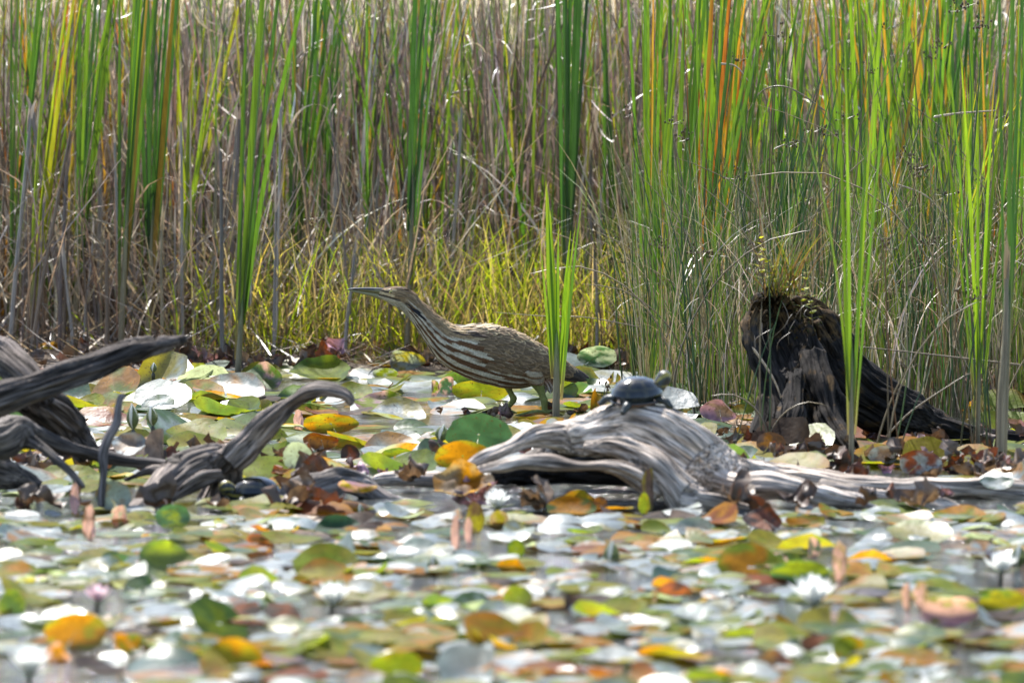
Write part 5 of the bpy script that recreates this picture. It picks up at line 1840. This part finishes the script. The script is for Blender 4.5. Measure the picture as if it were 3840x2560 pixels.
# moss cushions and rootlets belong to the stump
mb = MB()
for k in range(420):
    x = rc.gauss(0, .045); y = rc.gauss(0, .03)
    pq = at(STX + x * 1480, STY, 13.28 + y)
    hq = STUMP_BVH.ray_cast(Vector((pq.x, pq.y, 3)), Vector((0, 0, -1)))
    if hq[0] is None or hq[0].z < pq.z - .12: continue
    pz = hq[0]
    p = np.array(pz) - np.array(stump.location)
    c = np.array(rc.choice([(.045, .03, .014), (.07, .045, .018), (.05, .05, .015), (.09, .055, .02)]))
    d = np.array([rc.gauss(0, .5), rc.gauss(0, .5), 1]) * rc.uniform(.003, .010)
    V, Q, *_ = tube([p - d * .4, p + d * .5, p + d], [.003, .002, .0006], 4, 4)
    mb.add(V, Q, c)
tag(mb.build('moss', MAT['moss'], stump), kind='stuff')
mb = MB()
for k in range(9):
    u, v = c5(rc.uniform(380, 760), rc.uniform(420, 640))
    p = np.array(at(u, v, 13.1 + rc.uniform(0, .04))) - np.array(stump.location)
    q = p + np.array([rc.gauss(0, .03), -.01, -rc.uniform(.03, .10)])
    V, Q, *_ = tube([p, (p + q) / 2 + np.array([rc.gauss(0, .012), -.01, 0]), q], [.0010, .0009, .0005], 4, 8)
    mb.add(V, Q, np.array([.22, .17, .12]))
tag(mb.build('rootlets', MAT['rush'], stump), kind='stuff')

# a fresh green grass clump behind the bird's bill, and low herbs on the bank
def clump(u, v, n, h, lab, cols):
    b = plant_at(u, v)
    root = empty('grass_clump', b)
    tag(root, lab, 'grass clump')
    for k in range(n):
        c = np.array(rc.choice(cols)) * rc.uniform(.8, 1.3)
        me = leaf_mesh(h * rc.uniform(.5, 1.1), rc.uniform(.005, .010), rc.gauss(0, .28), rc.gauss(0, .2), rc.uniform(0, .6), rc.gauss(0, .6), [(0, c * .7), (.5, c), (1, c * 1.25)], 0, rc.gauss(0, .025), rc.gauss(0, .03), K=7)
        link('blade', me, MAT['blade'], root)


clump(1275, 1255, 34, .22, 'fresh green grass clump behind the bird\'s bill', [(.10, .22, .02), (.16, .26, .02)])
clump(1560, 1300, 22, .24, 'upright green grass clump behind the neck of the bird', [(.09, .19, .02), (.15, .24, .02)])
clump(2010, 1230, 20, .2, 'yellow grass clump behind the back of the bird', [(.26, .26, .03), (.16, .22, .02)])

# ------------------------------------------------------------------ the uncountable growth behind
def mass(name, label, cat, mat, n, xy, L, w, lean, bend, cols, wts, K=5, tipc=None, fold=False, zoff=0.0, az=None):
    X, Y = xy
    Z = np.maximum(ground_z(X, Y), 0) + zoff
    B = np.stack([X, Y, Z], -1)
    th = RNG.uniform(0, 2 * PI, n) if az is None else az
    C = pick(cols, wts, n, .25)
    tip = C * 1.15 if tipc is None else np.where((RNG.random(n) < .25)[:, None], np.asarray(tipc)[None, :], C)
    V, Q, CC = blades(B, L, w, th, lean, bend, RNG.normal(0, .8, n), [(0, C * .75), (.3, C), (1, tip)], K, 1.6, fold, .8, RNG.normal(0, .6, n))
    o = link(name, qmesh(name, V, Q, CC), mat)
    tag(o, label, cat, kind='stuff')
    return o


def field(n, y0, y1, p=1.0, wx=.135):
    Y = y0 + (y1 - y0) * RNG.random(n) ** p
    return RNG.uniform(-1, 1, n) * (wx * Y), Y


DRY = [(.30, .23, .195), (.19, .142, .12), (.48, .40, .345), (.08, .06, .05), (.27, .175, .145)]
n = 11500
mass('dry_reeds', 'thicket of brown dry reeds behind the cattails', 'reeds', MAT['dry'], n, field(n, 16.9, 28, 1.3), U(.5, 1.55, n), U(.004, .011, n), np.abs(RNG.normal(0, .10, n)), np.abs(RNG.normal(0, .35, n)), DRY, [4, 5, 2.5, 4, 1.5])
n = 2600
mass('bent_dry_blades', 'pale bent dry blades tangled among the reeds', 'reeds', MAT['dry'], n, field(n, 16.5, 23, 1.2), U(.4, 1.1, n), U(.004, .010, n), RNG.normal(.2, .25, n), U(.9, 2.6, n), [(.62, .53, .42), (.52, .43, .32), (.42, .33, .25)], [2, 3, 3], K=8)
n = 2700
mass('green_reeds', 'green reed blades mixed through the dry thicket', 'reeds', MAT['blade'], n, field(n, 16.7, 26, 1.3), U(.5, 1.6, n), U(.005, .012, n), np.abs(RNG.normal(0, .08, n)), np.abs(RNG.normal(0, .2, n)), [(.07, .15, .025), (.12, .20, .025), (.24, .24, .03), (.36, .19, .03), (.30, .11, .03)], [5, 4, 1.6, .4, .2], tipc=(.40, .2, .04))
n = 3800
X, Y = field(n, 16.6, 20.5, 1.1, .125)
mass('dry_curls', 'short pale curls of broken dry leaf caught in the reeds', 'reeds', MAT['dry'], n, (X, Y), U(.05, .22, n), U(.004, .010, n), RNG.uniform(.2, 1.6, n), U(-2.2, 2.6, n), [(.66, .58, .48), (.55, .46, .36), (.42, .33, .25)], [3, 3, 2], K=6, zoff=U(.05, 1.3, n))
# low yellow green growth on the bank
n = 11000
X, Y = field(n, 16.15, 18.4, 1.6, .12)
k = (X > -.95 + RNG.normal(0, .15, n)) & (RNG.random(n) < np.clip(1.25 - np.abs(X - .0) * .6, .2, 1))
X, Y = X[k], Y[k]; n = len(X)
mass('bank_grass', 'low yellow-green grass covering the bank behind the bird', 'grass', MAT['blade'], n, (X, Y), U(.08, .5, n), U(.002, .0065, n), np.abs(RNG.normal(0, .35, n)), U(0, 1.2, n), [(.40, .44, .03), (.24, .33, .02), (.44, .37, .12), (.40, .32, .22), (.20, .14, .10)], [4, 2.5, 2, 3, 3], K=4)
n = 8000
X, Y = field(n, 16.3, 18.6, 1.2, .12)
k = (X > -1.0 + RNG.normal(0, .15, n)) & (RNG.random(n) < np.clip(1.25 - np.abs(X - .0) * .6, .2, 1))
X, Y = X[k], Y[k]; n = len(X)
mass('bank_herbs', 'small yellow-green leaves of low herbs on the bank', 'herbs', MAT['blade'], n, (X, Y), U(.012, .032, n), U(.006, .014, n), U(.5, 1.6, n), U(0, .8, n), [(.38, .40, .03), (.27, .35, .02), (.46, .38, .04), (.13, .22, .02)], [4, 4, 2, 2], K=3, zoff=U(.01, .34, n) * U(.2, 1, n))
# fine right hand rush and grass
n = 5200
X = RNG.uniform(.35, 2.0, n); Y = RNG.uniform(13.9, 17.0, n)
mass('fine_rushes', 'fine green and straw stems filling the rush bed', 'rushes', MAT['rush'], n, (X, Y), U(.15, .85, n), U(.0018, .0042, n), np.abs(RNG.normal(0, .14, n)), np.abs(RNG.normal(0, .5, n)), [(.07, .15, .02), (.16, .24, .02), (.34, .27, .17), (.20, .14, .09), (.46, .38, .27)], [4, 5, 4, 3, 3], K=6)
n = 420
X = RNG.uniform(.4, 2.0, n); Y = RNG.uniform(13.8, 16.0, n)
mass('hooped_stems', 'pale hooped dry stems tangled in the rush bed', 'dead stems', MAT['dry'], n, (X, Y), U(.35, .8, n), U(.002, .0042, n), RNG.normal(.1, .15, n), U(1.2, 2.7, n), [(.60, .52, .42), (.44, .36, .27)], [3, 2], K=10)
n = 2400
X = RNG.uniform(-2, 2.0, n); Y = shore(X) + RNG.uniform(.0, 1.4, n)
mass('straw_litter', 'broken straw lying along the feet of the reeds', 'straw', MAT['dry'], n, (X, Y), U(.05, .3, n), U(.003, .009, n), U(1.1, 1.62, n), RNG.normal(0, .2, n), [(.30, .22, .15), (.20, .13, .09), (.40, .32, .23), (.10, .07, .05)], [4, 4, 2, 3], K=3, zoff=U(.005, .05, n))
n = 1500
X = RNG.uniform(-2, -.2, n); Y = RNG.uniform(16.1, 18.2, n)
mass('slanted_stems', 'thin dead stems leaning crosswise in the left reeds', 'dead stems', MAT['dry'], n, (X, Y), U(.2, .7, n), U(.003, .007, n), U(.2, 1.3, n), RNG.normal(0, .2, n), [(.34, .27, .19), (.22, .17, .13), (.44, .36, .26)], [4, 3, 2], K=3, zoff=U(0, .3, n))
